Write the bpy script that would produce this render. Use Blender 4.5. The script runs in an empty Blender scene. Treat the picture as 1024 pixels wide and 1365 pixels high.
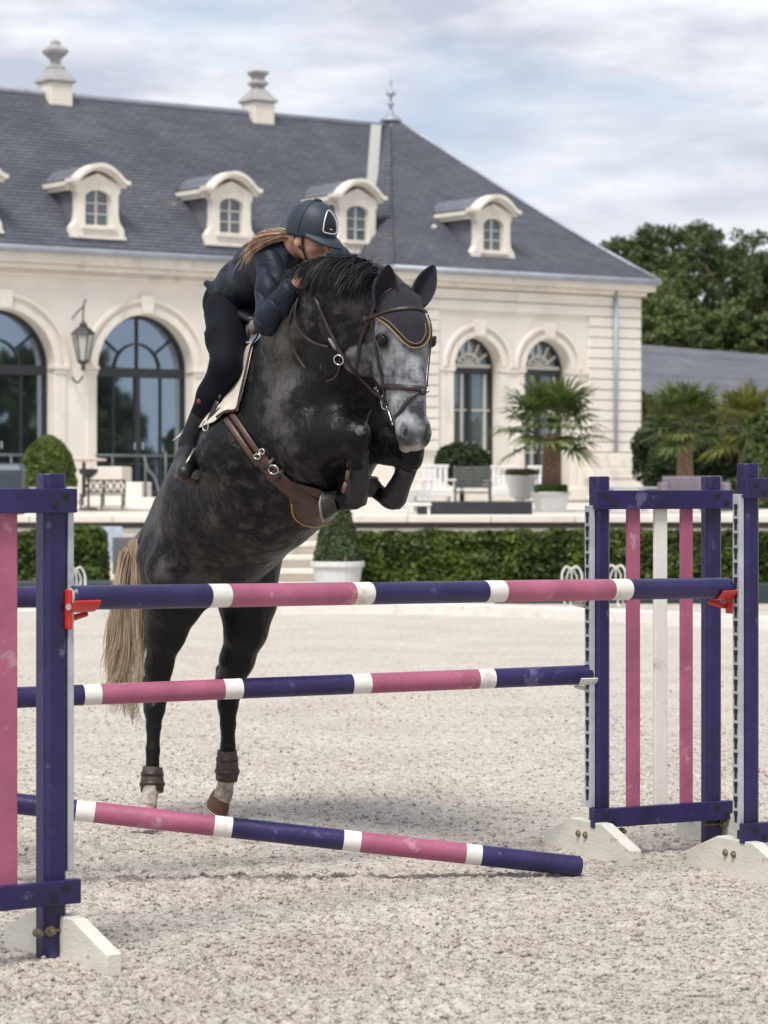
import bpy, bmesh, math, random
import numpy as np
from mathutils import Vector, Matrix
from mathutils.bvhtree import BVHTree

random.seed(7); np.random.seed(7)
SC = bpy.context.scene
COL = SC.collection
# ------------------------------------------------------------------ camera
FPX, HOR, CAMZ = 3600.0, 635.0, 1.69        # focal length in photo pixels, horizon row, eye height
cd = bpy.data.cameras.new('camera'); cam = bpy.data.objects.new('camera', cd); COL.objects.link(cam)
cam.location = (0, 0, CAMZ); cam.rotation_euler = (math.radians(90), 0, 0)
cd.sensor_fit = 'VERTICAL'; cd.sensor_height = 36; cd.sensor_width = 27
cd.lens = FPX / 1365 * 36
cd.shift_y = -(682.5 - HOR) / 1365
cd.clip_start = 0.1; cd.clip_end = 2000
cd.dof.use_dof = True; cd.dof.focus_distance = 11.7; cd.dof.aperture_fstop = 5.0
SC.camera = cam
# ------------------------------------------------------------------ sky and sun
world = bpy.data.worlds.new('World'); SC.world = world; world.use_nodes = True
nt = world.node_tree; nt.nodes.clear()
def N(t, **k):
    n = nt.nodes.new(t)
    for a, b in k.items(): setattr(n, a, b)
    return n
SUN_EL, SUN_AZ = 58, 200
out = N('ShaderNodeOutputWorld'); bg = N('ShaderNodeBackground'); bg.inputs[1].default_value = .92
sky = N('ShaderNodeTexSky'); sky.sky_type = 'NISHITA'; sky.sun_disc = False
sky.sun_elevation = math.radians(SUN_EL); sky.sun_rotation = math.radians(SUN_AZ)
sk = N('ShaderNodeMix', data_type='RGBA', blend_type='MULTIPLY'); sk.inputs[0].default_value = 1
nt.links.new(sky.outputs[0], sk.inputs[6]); sk.inputs[7].default_value = (0.10, 0.10, 0.10, 1)
tc = N('ShaderNodeTexCoord'); mp = N('ShaderNodeMapping'); mp.inputs['Scale'].default_value = (7.5, 7.5, 34)
mp.inputs['Rotation'].default_value = (0, math.radians(4), 0)
nt.links.new(tc.outputs['Generated'], mp.inputs[0])
n1 = N('ShaderNodeTexNoise'); n1.inputs['Scale'].default_value = 1.0; n1.inputs['Detail'].default_value = 7; n1.inputs['Roughness'].default_value = .52
nt.links.new(mp.outputs[0], n1.inputs['Vector'])
r1 = N('ShaderNodeValToRGB'); r1.color_ramp.elements[0].position = .24; r1.color_ramp.elements[1].position = .50
nt.links.new(n1.outputs[0], r1.inputs[0])
mp2 = N('ShaderNodeMapping'); mp2.inputs['Scale'].default_value = (11, 11, 38); mp2.inputs['Location'].default_value = (3.1, 1, 2)
nt.links.new(tc.outputs['Generated'], mp2.inputs[0])
n2 = N('ShaderNodeTexNoise'); n2.inputs['Scale'].default_value = 1.0; n2.inputs['Detail'].default_value = 8; n2.inputs['Roughness'].default_value = .58
nt.links.new(mp2.outputs[0], n2.inputs['Vector'])
r2 = N('ShaderNodeValToRGB')
r2.color_ramp.elements[0].position = .38; r2.color_ramp.elements[0].color = (.42, .45, .53, 1)
r2.color_ramp.elements[1].position = .62; r2.color_ramp.elements[1].color = (.70, .715, .745, 1)
nt.links.new(n2.outputs[0], r2.inputs[0])
blue = N('ShaderNodeMix', data_type='RGBA'); blue.inputs[0].default_value = .72
nt.links.new(sk.outputs[2], blue.inputs[6]); blue.inputs[7].default_value = (.33, .41, .55, 1)
mx = N('ShaderNodeMix', data_type='RGBA'); nt.links.new(r1.outputs[0], mx.inputs[0])
nt.links.new(blue.outputs[2], mx.inputs[6]); nt.links.new(r2.outputs[0], mx.inputs[7])
sx = N('ShaderNodeSeparateXYZ'); nt.links.new(tc.outputs['Generated'], sx.inputs[0])
r3 = N('ShaderNodeValToRGB'); r3.color_ramp.elements[0].position = .0; r3.color_ramp.elements[0].color = (.85,.85,.85,1)
r3.color_ramp.elements[1].position = .15; r3.color_ramp.elements[1].color = (0,0,0,1)
nt.links.new(sx.outputs[2], r3.inputs[0])
hz = N('ShaderNodeMix', data_type='RGBA'); nt.links.new(r3.outputs[0], hz.inputs[0])
nt.links.new(mx.outputs[2], hz.inputs[6]); hz.inputs[7].default_value = (.68, .70, .74, 1)
nt.links.new(hz.outputs[2], bg.inputs[0]); nt.links.new(bg.outputs[0], out.inputs[0])
sd = bpy.data.lights.new('sun', 'SUN'); sun = bpy.data.objects.new('sun', sd); COL.objects.link(sun)
sd.energy = 2.5; sd.angle = math.radians(19); sd.color = (1, .95, .88)
az = math.radians(SUN_AZ); el = math.radians(SUN_EL)
sdir = Vector((math.sin(az) * math.cos(el), math.cos(az) * math.cos(el), math.sin(el)))
sun.rotation_euler = sdir.to_track_quat('Z', 'Y').to_euler()
SC.view_settings.view_transform = 'Standard'; SC.view_settings.look = 'None'
SC.view_settings.exposure = 0.60; SC.view_settings.gamma = 1; SC.view_settings.use_curve_mapping = False
SC.cycles.max_bounces = 6; SC.cycles.transparent_max_bounces = 8
SC.cycles.use_denoising = True

# ------------------------------------------------------------------ helpers
def P(x, y, D):
    "the point seen at photo pixel (x, y) when it stands D metres away"
    return np.array([(x - 512) * D / FPX, D, CAMZ - (y - HOR) * D / FPX])
def unit(v): v = np.array(v, float); return v / np.linalg.norm(v)
def tag(o, label=None, cat=None, group=None, kind=None):
    if label: o['label'] = label
    if cat: o['category'] = cat
    if group: o['group'] = group
    if kind: o['kind'] = kind
    return o
ORG = {}
def empty(name, loc, label=None, cat=None, group=None, rz=0):
    o = bpy.data.objects.new(name, None); COL.objects.link(o); o.location = tuple(loc); o.rotation_euler = (0, 0, rz)
    o.empty_display_size = .1
    ORG[o] = np.array(loc, float); tag(o, label, cat, group); return o
def finish(me, name, mat, parent, smooth, local):
    o = bpy.data.objects.new(name, me); COL.objects.link(o)
    if mat: me.materials.append(mat)
    if smooth: me.polygons.foreach_set('use_smooth', [True] * len(me.polygons))
    if parent is not None:
        o.parent = parent
        ORG[o] = ORG.get(parent, np.zeros(3)) if not local else np.zeros(3)
    else: ORG[o] = np.zeros(3)
    return o
class MB:
    def __init__(s): s.v = []; s.f = []
    def add(s, vs, fs):
        n = len(s.v); s.v += [tuple(map(float, p)) for p in vs]; s.f += [tuple(i + n for i in f) for f in fs]; return s
    def box(s, c, d, R=None, taper=1.0):
        c = np.array(c, float); x, y, z = [a / 2 for a in d]; R = np.eye(3) if R is None else np.array(R)
        vs = []
        for k in (-1, 1):
            t = taper if k > 0 else 1
            for a, b in ((-1, -1), (1, -1), (1, 1), (-1, 1)): vs.append(c + R @ np.array([a * x * t, b * y * t, k * z]))
        return s.add(vs, [(3, 2, 1, 0), (4, 5, 6, 7), (0, 1, 5, 4), (1, 2, 6, 5), (2, 3, 7, 6), (3, 0, 4, 7)])
    def prism(s, poly, o, a, b, w, d0, d1):
        "polygon (p, q) in the plane o + p*a + q*b, thick from d0 to d1 along w"
        o, a, b, w = [np.array(t, float) for t in (o, a, b, w)]; n = len(poly)
        vs = [o + p * a + q * b + w * d0 for p, q in poly] + [o + p * a + q * b + w * d1 for p, q in poly]
        return s.add(vs, [tuple(range(n))[::-1], tuple(range(n, 2 * n))] + [(i, (i + 1) % n, n + (i + 1) % n, n + i) for i in range(n)])
    def tube(s, pts, rad, n=8, flat=None, cap=True):
        "tube along pts; rad a number or list; flat=(normal, k) makes a strap k times as thick as wide"
        pts = [np.array(p, float) for p in pts]; m = len(pts)
        rad = [rad] * m if np.isscalar(rad) else rad
        vs = []; prev = None
        for i, p in enumerate(pts):
            t = unit(pts[min(i + 1, m - 1)] - pts[max(i - 1, 0)] + 1e-9)
            if flat is not None:
                nn = flat[0][i] if isinstance(flat[0], list) else flat[0]
                y = np.array(nn, float); y = y - t * (y @ t); y = unit(y + 1e-9); x = np.cross(t, y); k = flat[1]
            else:
                if prev is None: prev = np.array([0, 0, 1.]) if abs(t[2]) < .9 else np.array([1., 0, 0])
                y = prev - t * (prev @ t); y = unit(y); prev = y; x = np.cross(t, y); k = 1
            for j in range(n):
                a = 2 * math.pi * j / n
                cx, cy = math.cos(a), math.sin(a)
                if flat is not None and n == 4: cx, cy = [(1, 1), (-1, 1), (-1, -1), (1, -1)][j]
                vs.append(p + rad[i] * (x * cx + y * cy * k))
        fs = [(i * n + j, i * n + (j + 1) % n, (i + 1) * n + (j + 1) % n, (i + 1) * n + j) for i in range(m - 1) for j in range(n)]
        if cap: fs += [tuple(range(n))[::-1], tuple(range((m - 1) * n, m * n))]
        return s.add(vs, fs)
    def lathe(s, c, prof, n=16, sq=False, rz=0, ax=None):
        c = np.array(c, float); vs = []; R = np.eye(3) if ax is None else ax
        for r, z in prof:
            for j in range(n):
                a = 2 * math.pi * j / n + rz
                vs.append(c + R @ np.array([r * math.cos(a), r * math.sin(a), z]))
        m = len(prof)
        fs = [(i * n + j, i * n + (j + 1) % n, (i + 1) * n + (j + 1) % n, (i + 1) * n + j) for i in range(m - 1) for j in range(n)]
        fs += [tuple(range(n))[::-1], tuple(range((m - 1) * n, m * n))]
        return s.add(vs, fs)
    def sphere(s, c, r, nu=12, nv=8, R=None):
        r = np.array([r] * 3 if np.isscalar(r) else r, float); R = np.eye(3) if R is None else np.array(R); c = np.array(c, float)
        vs = [c + R @ (r * np.array([0, 0, 1]))]
        for i in range(1, nv):
            for j in range(nu):
                a, b = math.pi * i / nv, 2 * math.pi * j / nu
                vs.append(c + R @ (r * np.array([math.sin(a) * math.cos(b), math.sin(a) * math.sin(b), math.cos(a)])))
        vs.append(c - R @ (r * np.array([0, 0, 1]))); L = len(vs) - 1
        fs = [(0, 1 + j, 1 + (j + 1) % nu) for j in range(nu)]
        for i in range(nv - 2):
            for j in range(nu):
                a = 1 + i * nu + j; b = 1 + i * nu + (j + 1) % nu; fs.append((a, a + nu, b + nu, b))
        fs += [(L, L - nu + (j + 1) % nu, L - nu + j) for j in range(nu)]
        return s.add(vs, fs)
    def build(s, name, mat, parent=None, smooth=False, local=False, bevel=0, auto=False):
        v = np.array(s.v, float)
        if parent is not None and not local: v = v - ORG.get(parent, 0)
        me = bpy.data.meshes.new(name); me.from_pydata(v.tolist(), [], s.f); me.update()
        o = finish(me, name, mat, parent, smooth or auto, local)
        if auto: me.set_sharp_from_angle(angle=math.radians(38))
        if bevel:
            b = o.modifiers.new('bevel', 'BEVEL'); b.width = bevel; b.segments = 2; b.limit_method = 'ANGLE'
            b.angle_limit = math.radians(40); b.harden_normals = False
        return o
def quads_mesh(name, V, F, mat, parent=None, smooth=False, uv=None, local=False):
    V = np.asarray(V, float); F = np.asarray(F, int)
    if parent is not None and not local: V = V - ORG.get(parent, 0)
    k = F.shape[1]
    me = bpy.data.meshes.new(name); me.vertices.add(len(V)); me.vertices.foreach_set('co', V.ravel())
    me.loops.add(F.size); me.loops.foreach_set('vertex_index', F.ravel())
    me.polygons.add(len(F)); me.polygons.foreach_set('loop_start', np.arange(0, F.size, k))
    me.update(calc_edges=True); me.validate()
    if uv is not None:
        l = me.uv_layers.new(name='UVMap'); l.data.foreach_set('uv', np.asarray(uv, float)[F.ravel()].ravel())
    return finish(me, name, mat, parent, smooth, local)
def copy_tree(o, parent=None):
    c = o.copy(); COL.objects.link(c); c.parent = parent
    if o in ORG: ORG[c] = ORG[o]
    for ch in list(o.children): copy_tree(ch, c)
    return c
def smooth_path(pts, n=6):
    pts = [np.array(p, float) for p in pts]; q = [pts[0]] + pts + [pts[-1]]; out = []
    for i in range(1, len(q) - 2):
        for k in range(n):
            t = k / n; a, b, c, d = q[i - 1], q[i], q[i + 1], q[i + 2]
            out.append(.5 * (2 * b + (c - a) * t + (2 * a - 5 * b + 4 * c - d) * t * t + (3 * b - a - 3 * c + d) * t ** 3))
    out.append(pts[-1]); return out
# ------------------------------------------------------------------ materials
def mat(name, col, rough=.6, metal=0, var=.0, vscale=8, bump=0, bscale=60, spec=.5, stretch=None, dirt=None, dscale=3, dthr=(.55, .7), coat=0, sheen=0, obj=True, vcol2=None, detail=6, trans=0):
    m = bpy.data.materials.new(name); m.use_nodes = True; t = m.node_tree; b = t.nodes['Principled BSDF']
    b.inputs['Roughness'].default_value = rough; b.inputs['Metallic'].default_value = metal
    b.inputs['Specular IOR Level'].default_value = spec; b.inputs['Coat Weight'].default_value = coat
    b.inputs['Sheen Weight'].default_value = sheen
    b.inputs['Base Color'].default_value = (*col, 1)
    tcn = t.nodes.new('ShaderNodeTexCoord'); mpn = t.nodes.new('ShaderNodeMapping')
    t.links.new(tcn.outputs['Object' if obj else 'UV'], mpn.inputs[0])
    if stretch: mpn.inputs['Scale'].default_value = stretch
    cur = None
    if var or vcol2:
        nn = t.nodes.new('ShaderNodeTexNoise'); nn.inputs['Scale'].default_value = vscale; nn.inputs['Detail'].default_value = detail
        t.links.new(mpn.outputs[0], nn.inputs['Vector'])
        rr = t.nodes.new('ShaderNodeValToRGB'); rr.color_ramp.elements[0].position = .3; rr.color_ramp.elements[1].position = .7
        c2 = vcol2 if vcol2 else tuple(min(1, c * (1 + var)) for c in col)
        rr.color_ramp.elements[0].color = (*(c * (1 - var) for c in col), 1); rr.color_ramp.elements[1].color = (*c2, 1)
        t.links.new(nn.outputs[0], rr.inputs[0]); cur = rr.outputs[0]
    if dirt:
        nn = t.nodes.new('ShaderNodeTexNoise'); nn.inputs['Scale'].default_value = dscale; nn.inputs['Detail'].default_value = 9; nn.inputs['Roughness'].default_value = .65
        t.links.new(mpn.outputs[0], nn.inputs['Vector'])
        rr = t.nodes.new('ShaderNodeValToRGB'); rr.color_ramp.elements[0].position = dthr[0]; rr.color_ramp.elements[1].position = dthr[1]
        t.links.new(nn.outputs[0], rr.inputs[0])
        mm = t.nodes.new('ShaderNodeMix'); mm.data_type = 'RGBA'
        t.links.new(rr.outputs[0], mm.inputs[0])
        if cur: t.links.new(cur, mm.inputs[6])
        else: mm.inputs[6].default_value = (*col, 1)
        mm.inputs[7].default_value = (*dirt, 1); cur = mm.outputs[2]
    if cur: t.links.new(cur, b.inputs['Base Color'])
    if bump:
        nn = t.nodes.new('ShaderNodeTexNoise'); nn.inputs['Scale'].default_value = bscale; nn.inputs['Detail'].default_value = 5
        t.links.new(mpn.outputs[0], nn.inputs['Vector'])
        bb = t.nodes.new('ShaderNodeBump'); bb.inputs['Strength'].default_value = bump; bb.inputs['Distance'].default_value = .01
        t.links.new(nn.outputs[0], bb.inputs['Height']); t.links.new(bb.outputs[0], b.inputs['Normal'])
    if trans:
        b.inputs['Transmission Weight'].default_value = trans
    return m
def leaf_mat(name, c1, c2, rough=.5, scale=1.5, trans=.25):
    m = bpy.data.materials.new(name); m.use_nodes = True; t = m.node_tree; b = t.nodes['Principled BSDF']
    b.inputs['Roughness'].default_value = rough; b.inputs['Specular IOR Level'].default_value = .35
    g = t.nodes.new('ShaderNodeNewGeometry'); tcn = t.nodes.new('ShaderNodeTexCoord')
    nn = t.nodes.new('ShaderNodeTexNoise'); nn.inputs['Scale'].default_value = scale; nn.inputs['Detail'].default_value = 3
    t.links.new(tcn.outputs['Object'], nn.inputs['Vector'])
    ad = t.nodes.new('ShaderNodeMath'); ad.operation = 'MULTIPLY_ADD'; ad.inputs[1].default_value = .5
    t.links.new(g.outputs['Random Per Island'], ad.inputs[0])
    sb = t.nodes.new('ShaderNodeMath'); sb.operation = 'MULTIPLY_ADD'; sb.inputs[1].default_value = 1.6; sb.inputs[2].default_value = -.55
    t.links.new(nn.outputs[0], sb.inputs[0]); t.links.new(sb.outputs[0], ad.inputs[2])
    rr = t.nodes.new('ShaderNodeValToRGB'); rr.color_ramp.elements[0].color = (*c1, 1); rr.color_ramp.elements[1].color = (*c2, 1)
    rr.color_ramp.elements[0].position = .1; rr.color_ramp.elements[1].position = .95
    t.links.new(ad.outputs[0], rr.inputs[0]); t.links.new(rr.outputs[0], b.inputs['Base Color'])
    tr = t.nodes.new('ShaderNodeBsdfTranslucent'); t.links.new(rr.outputs[0], tr.inputs[0])
    mx = t.nodes.new('ShaderNodeMixShader'); mx.inputs[0].default_value = trans
    o = t.nodes['Material Output']; t.links.new(b.outputs[0], mx.inputs[1]); t.links.new(tr.outputs[0], mx.inputs[2]); t.links.new(mx.outputs[0], o.inputs[0])
    return m
M = {}
M['blue'] = mat('indigo_paint', (.017, .012, .074), .38, var=.35, vscale=6, bump=.3, bscale=30, dirt=(.10, .09, .17), dscale=8, dthr=(.61, .68))
M['pink'] = mat('pink_paint', (.34, .092, .165), .5, var=.2, vscale=5, bump=.3, bscale=30, dirt=(.44, .24, .28), dscale=9, dthr=(.61, .68))
M['white'] = mat('white_paint', (.70, .68, .64), .5, var=.08, vscale=5, bump=.2, dirt=(.42, .38, .33), dscale=10, dthr=(.56, .76))
M['foot'] = mat('worn_white_wood', (.60, .58, .52), .7, var=.12, vscale=4, bump=.3, bscale=30, dirt=(.24, .18, .12), dscale=7, dthr=(.60, .70), stretch=(1, 1, 2.5))
M['steel'] = mat('galvanised_steel', (.50, .54, .58), .45, metal=.55, var=.15, vscale=12)
M['darkhole'] = mat('keyhole_dark', (.012, .012, .014), .9)
M['red'] = mat('red_plastic', (.52, .030, .022), .35, var=.1)
M['brass'] = mat('old_bolt', (.17, .14, .09), .5, metal=.6, var=.3, vscale=60)
M['sand'] = None
M['stone'] = mat('cream_stone', (.75, .705, .64), .85, var=.06, vscale=1.3, bump=.15, bscale=20, dirt=(.60, .54, .47), dscale=.9, dthr=(.55, .85))
M['stone2'] = mat('cream_trim_stone', (.73, .68, .61), .85, var=.07, vscale=2, bump=.15, bscale=25, dirt=(.38, .33, .28), dscale=2.6, dthr=(.55, .85), stretch=(1, 1, .45))
M['zinc'] = mat('zinc', (.34, .37, .42), .5, metal=.3, var=.15, vscale=2)
M['winframe'] = mat('dark_window_frame', (.022, .024, .03), .45)
M['wframe_w'] = mat('pale_window_bars', (.55, .53, .48), .6)
M['pot'] = mat('white_planter', (.66, .66, .65), .6, var=.06, vscale=3, dirt=(.42, .4, .36), dscale=4, dthr=(.6, .8))
M['dark'] = mat('dark_cloth', (.025, .028, .036), .8, var=.2)
M['iron'] = mat('wrought_iron', (.035, .032, .032), .5, metal=.3)
M['chair'] = mat('white_chair', (.70, .69, .67), .5, var=.05)
M['greywood'] = mat('grey_slats', (.10, .105, .10), .7, var=.2, vscale=6)
M['bark'] = mat('bark', (.13, .085, .06), .9, var=.4, vscale=9, bump=.8, bscale=25, stretch=(1, 1, .35))
M['palmbark'] = mat('palm_trunk', (.20, .13, .09), .95, var=.5, vscale=30, bump=1, bscale=45)
M['hedge'] = leaf_mat('hedge_leaves', (.016, .034, .006), (.13, .19, .03), scale=3)
M['topiary'] = leaf_mat('topiary_leaves', (.03, .055, .010), (.15, .22, .04), scale=4)
M['bush'] = leaf_mat('dark_bush_leaves', (.010, .020, .008), (.045, .075, .022), scale=4)
M['tree'] = leaf_mat('tree_leaves', (.020, .036, .012), (.11, .15, .045), scale=.35, trans=.2)
M['tree2'] = leaf_mat('tree_leaves_light', (.035, .058, .014), (.15, .20, .055), scale=.4, trans=.2)
M['palm'] = leaf_mat('palm_leaves', (.035, .065, .015), (.19, .23, .07), scale=3)
M['palm2'] = leaf_mat('yellow_palm_leaves', (.08, .10, .02), (.26, .24, .06), scale=3)
def glassmat(name, col, refl, rough=.03):
    m = bpy.data.materials.new(name); m.use_nodes = True; t = m.node_tree; t.nodes.clear()
    o = t.nodes.new('ShaderNodeOutputMaterial'); d = t.nodes.new('ShaderNodeBsdfDiffuse'); g = t.nodes.new('ShaderNodeBsdfGlossy')
    mx = t.nodes.new('ShaderNodeMixShader'); mx.inputs[0].default_value = refl
    d.inputs[0].default_value = (*col, 1); g.inputs['Roughness'].default_value = rough; g.inputs[0].default_value = (.55, .70, .86, 1)
    n = t.nodes.new('ShaderNodeTexNoise'); n.inputs['Scale'].default_value = .8; b = t.nodes.new('ShaderNodeBump'); b.inputs['Strength'].default_value = .04; b.inputs['Distance'].default_value = .05
    t.links.new(n.outputs[0], b.inputs['Height']); t.links.new(b.outputs[0], g.inputs['Normal'])
    t.links.new(d.outputs[0], mx.inputs[1]); t.links.new(g.outputs[0], mx.inputs[2]); t.links.new(mx.outputs[0], o.inputs[0]); return m
M['glass'] = glassmat('dark_window_glass', (.015, .018, .02), .42)
M['glass2'] = glassmat('curtained_glass', (.10, .12, .11), .16)
M['glass3'] = glassmat('dormer_glass', (.11, .12, .12), .10)
# ================================================================== GROUND
def vnoise(x, y, seed=0):
    rs = np.random.RandomState(seed); T = rs.rand(256, 256)
    xi = np.floor(x).astype(int); yi = np.floor(y).astype(int); fx = x - xi; fy = y - yi
    fx = fx * fx * (3 - 2 * fx); fy = fy * fy * (3 - 2 * fy)
    a = T[xi & 255, yi & 255]; b = T[(xi + 1) & 255, yi & 255]; c = T[xi & 255, (yi + 1) & 255]; d = T[(xi + 1) & 255, (yi + 1) & 255]
    return (a * (1 - fx) + b * fx) * (1 - fy) + (c * (1 - fx) + d * fx) * fy
_r = np.random.RandomState(12)
PITS = [(_r.normal() * .9 - .1, 8.3 + 7 * _r.rand(), .045 + .04 * _r.rand()) for _ in range(46)]
def ground_h(X, Y):
    h = .012 * (vnoise(X * 2.1, Y * 2.1, 1) - .5) + .014 * (vnoise(X * 7 + 3, Y * 7, 2) - .5)
    c = vnoise(X * 17, Y * 13 + 7, 3); d = vnoise(X * 37, Y * 26, 4); e = vnoise(X * 80, Y * 60, 5)
    a = .35 + 1.0 * np.clip((vnoise(X * 1.3 + 5, Y * .9, 6) - .3) * 2, 0, 1)
    for hx, hy, hr in PITS:
        m = np.exp(-(((X - hx) / hr) ** 2 + ((Y - hy) / (hr * 1.5)) ** 2) ** 1.5); h = h - .028 * m + .012 * np.exp(-(((X - hx) / (hr * 1.7)) ** 2 + ((Y - hy) / (hr * 2.4)) ** 2)) * (1 - m)
    return h + a * (.020 * np.abs(c - .5) * 2 + .019 * (d - .5) + .010 * (e - .5)) - .014
def sand_mat():
    m = bpy.data.materials.new('arena_sand'); m.use_nodes = True; t = m.node_tree; b = t.nodes['Principled BSDF']
    b.inputs['Roughness'].default_value = .95; b.inputs['Specular IOR Level'].default_value = .12
    tc = t.nodes.new('ShaderNodeTexCoord')
    def noise(s, d=5, r=.6):
        n = t.nodes.new('ShaderNodeTexNoise'); n.inputs['Scale'].default_value = s; n.inputs['Detail'].default_value = d; n.inputs['Roughness'].default_value = r
        t.links.new(tc.outputs['Object'], n.inputs['Vector']); return n.outputs[0]
    def ramp(i, p0, c0, p1, c1):
        r = t.nodes.new('ShaderNodeValToRGB'); r.color_ramp.elements[0].position = p0; r.color_ramp.elements[0].color = (*c0, 1)
        r.color_ramp.elements[1].position = p1; r.color_ramp.elements[1].color = (*c1, 1); t.links.new(i, r.inputs[0]); return r.outputs[0]
    def mul(a, b_):
        x = t.nodes.new('ShaderNodeMix'); x.data_type = 'RGBA'; x.blend_type = 'MULTIPLY'; x.inputs[0].default_value = 1
        t.links.new(a, x.inputs[6]); t.links.new(b_, x.inputs[7]); return x.outputs[2]
    base = ramp(noise(.9, 3), .3, (.60, .550, .495), .7, (.71, .665, .61))
    mid = ramp(noise(19, 6, .72), .34, (.62, .57, .53), .52, (1, 1, 1))
    fine = ramp(noise(75, 4, .7), .36, (.52, .48, .44), .52, (1, 1, 1))
    c = mul(mul(base, mid), fine); t.links.new(c, b.inputs['Base Color'])
    bp = t.nodes.new('ShaderNodeBump'); bp.inputs['Strength'].default_value = .9; bp.inputs['Distance'].default_value = .02
    t.links.new(noise(38, 7, .75), bp.inputs['Height']); t.links.new(bp.outputs[0], b.inputs['Normal'])
    return m
M['sand'] = sand_mat()
ys = [6.0]
while ys[-1] < 46: ys.append(ys[-1] + max(.013, .0000105 * ys[-1] ** 3 + .0))
ys = np.array([0, 2, 4] + ys); nx = 430
T_ = np.linspace(-1, 1, nx)
Yg = np.repeat(ys[:, None], nx, 1); Xg = T_[None, :] * (1.0 + np.maximum(Yg, 6) * .165)
Zg = ground_h(Xg, Yg) * np.clip((30 - Yg) / 15, 0.15, 1)
idx = np.arange(Yg.size).reshape(Yg.shape)
F_ = np.stack([idx[:-1, :-1], idx[:-1, 1:], idx[1:, 1:], idx[1:, :-1]], -1).reshape(-1, 4)
g = quads_mesh('arena_sand', np.stack([Xg, Yg, Zg], -1).reshape(-1, 3), F_, M['sand'], smooth=True); tag(g, kind='structure')
m_ground = mat('gravel_ground', (.42, .38, .33), .95, var=.1, vscale=2, bump=.4, bscale=20)
mb = MB(); mb.add([(-900, -300, -.035), (900, -300, -.035), (900, 1500, -.035), (-900, 1500, -.035)], [(0, 1, 2, 3)])
tag(mb.build('ground', m_ground), kind='structure')
# loose clods and pebbles of the footing
cl = MB(); rs = np.random.RandomState(3)
CV = []; CF = []
ico = np.array([(1, 0, 0), (-1, 0, 0), (0, 1, 0), (0, -1, 0), (0, 0, 1), (0, 0, -1)], float); icf = np.array([(0, 2, 4), (2, 1, 4), (1, 3, 4), (3, 0, 4), (2, 0, 5), (1, 2, 5), (3, 1, 5), (0, 3, 5)])
nC = 26000
D_ = 1 / (1 / 7.9 + rs.rand(nC) * (1 / 24 - 1 / 7.9)); X_ = (rs.rand(nC) * 2 - 1) * D_ * .155
r_ = .004 + .012 * rs.rand(nC) ** 3; zc = ground_h(X_, D_) + r_ * .25
v = ico[None] * (r_[:, None, None] * (.6 + .8 * rs.rand(nC, 6, 1))); v[:, :, 2] *= .75
a = rs.rand(nC) * 6.28; ca, sa = np.cos(a)[:, None], np.sin(a)[:, None]
vx = v[:, :, 0] * ca - v[:, :, 1] * sa * .6; vy = v[:, :, 0] * sa + v[:, :, 1] * ca * .6
V_ = np.stack([vx + X_[:, None], vy + D_[:, None], v[:, :, 2] + zc[:, None]], -1).reshape(-1, 3)
F_ = (icf[None] + (np.arange(nC) * 6)[:, None, None]).reshape(-1, 3)
tag(quads_mesh('footing_clods', V_, F_, M['sand'], smooth=True), 'loose sandy clods scattered over the raked arena footing', 'clods', kind='stuff')
# arena edging: low white kerb, curving
kb = MB()
path = [P(x, y, 1.69 * FPX / (y - HOR)) for x, y in ((-300, 842), (-60, 832), (120, 826), (300, 820), (480, 818), (640, 821), (830, 829), (1100, 843), (1400, 862))]
path = smooth_path(path, 5)
kb.tube([p + (0, 0, .06) for p in path], [.09] * len(path), n=4, flat=((0, 0, 1), .9))
tag(kb.build('arena_edging', M['white'], bevel=.015), 'low white edging board curving along the far end of the sand arena', 'edging')
# ================================================================== BUILDING
TAN = .73; TH = math.atan(TAN); CO, SI = math.cos(TH), math.sin(TH); D0 = 61.7
UA = np.array([CO, SI, 0]); VA = np.array([-SI, CO, 0]); ZA = np.array([0, 0, 1.]); O0 = np.array([0, D0, 0.])
def W(u, v, z): return O0 + u * UA + v * VA + z * ZA
def fac(px, py, v):
    x = px - 512; X = x * (D0 + v / CO) / (FPX - TAN * x); D = D0 + TAN * X + v / CO
    return (X + SI * v) / CO, CAMZ - (py - HOR) * D / FPX
RB = np.stack([UA, VA, ZA], 1)
def bx(mb, u0, u1, v0, v1, z0, z1): return mb.box(W((u0 + u1) / 2, (v0 + v1) / 2, (z0 + z1) / 2), (abs(u1 - u0), abs(v1 - v0), abs(z1 - z0)), RB)
def ring(mb, uc, zc, r0, r1, v0, v1, a0=0, a1=math.pi, n=20):
    vs = []
    for i in range(n + 1):
        a = a0 + (a1 - a0) * i / n; c, s = math.cos(a), math.sin(a)
        for r, v in ((r0, v0), (r1, v0), (r1, v1), (r0, v1)): vs.append(W(uc + r * c, v, zc + r * s))
    fs = [(i * 4 + j, i * 4 + (j + 1) % 4, (i + 1) * 4 + (j + 1) % 4, (i + 1) * 4 + j) for i in range(n) for j in range(4)]
    fs += [(3, 2, 1, 0), (n * 4, n * 4 + 1, n * 4 + 2, n * 4 + 3)]
    return mb.add(vs, fs)
ZT = 1.12                                      # terrace floor
BLD = empty('orangery_building', W(0, 0, ZT), 'long cream stone building with grey slate roof, dormers and arched windows behind the arena', 'building')
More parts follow.
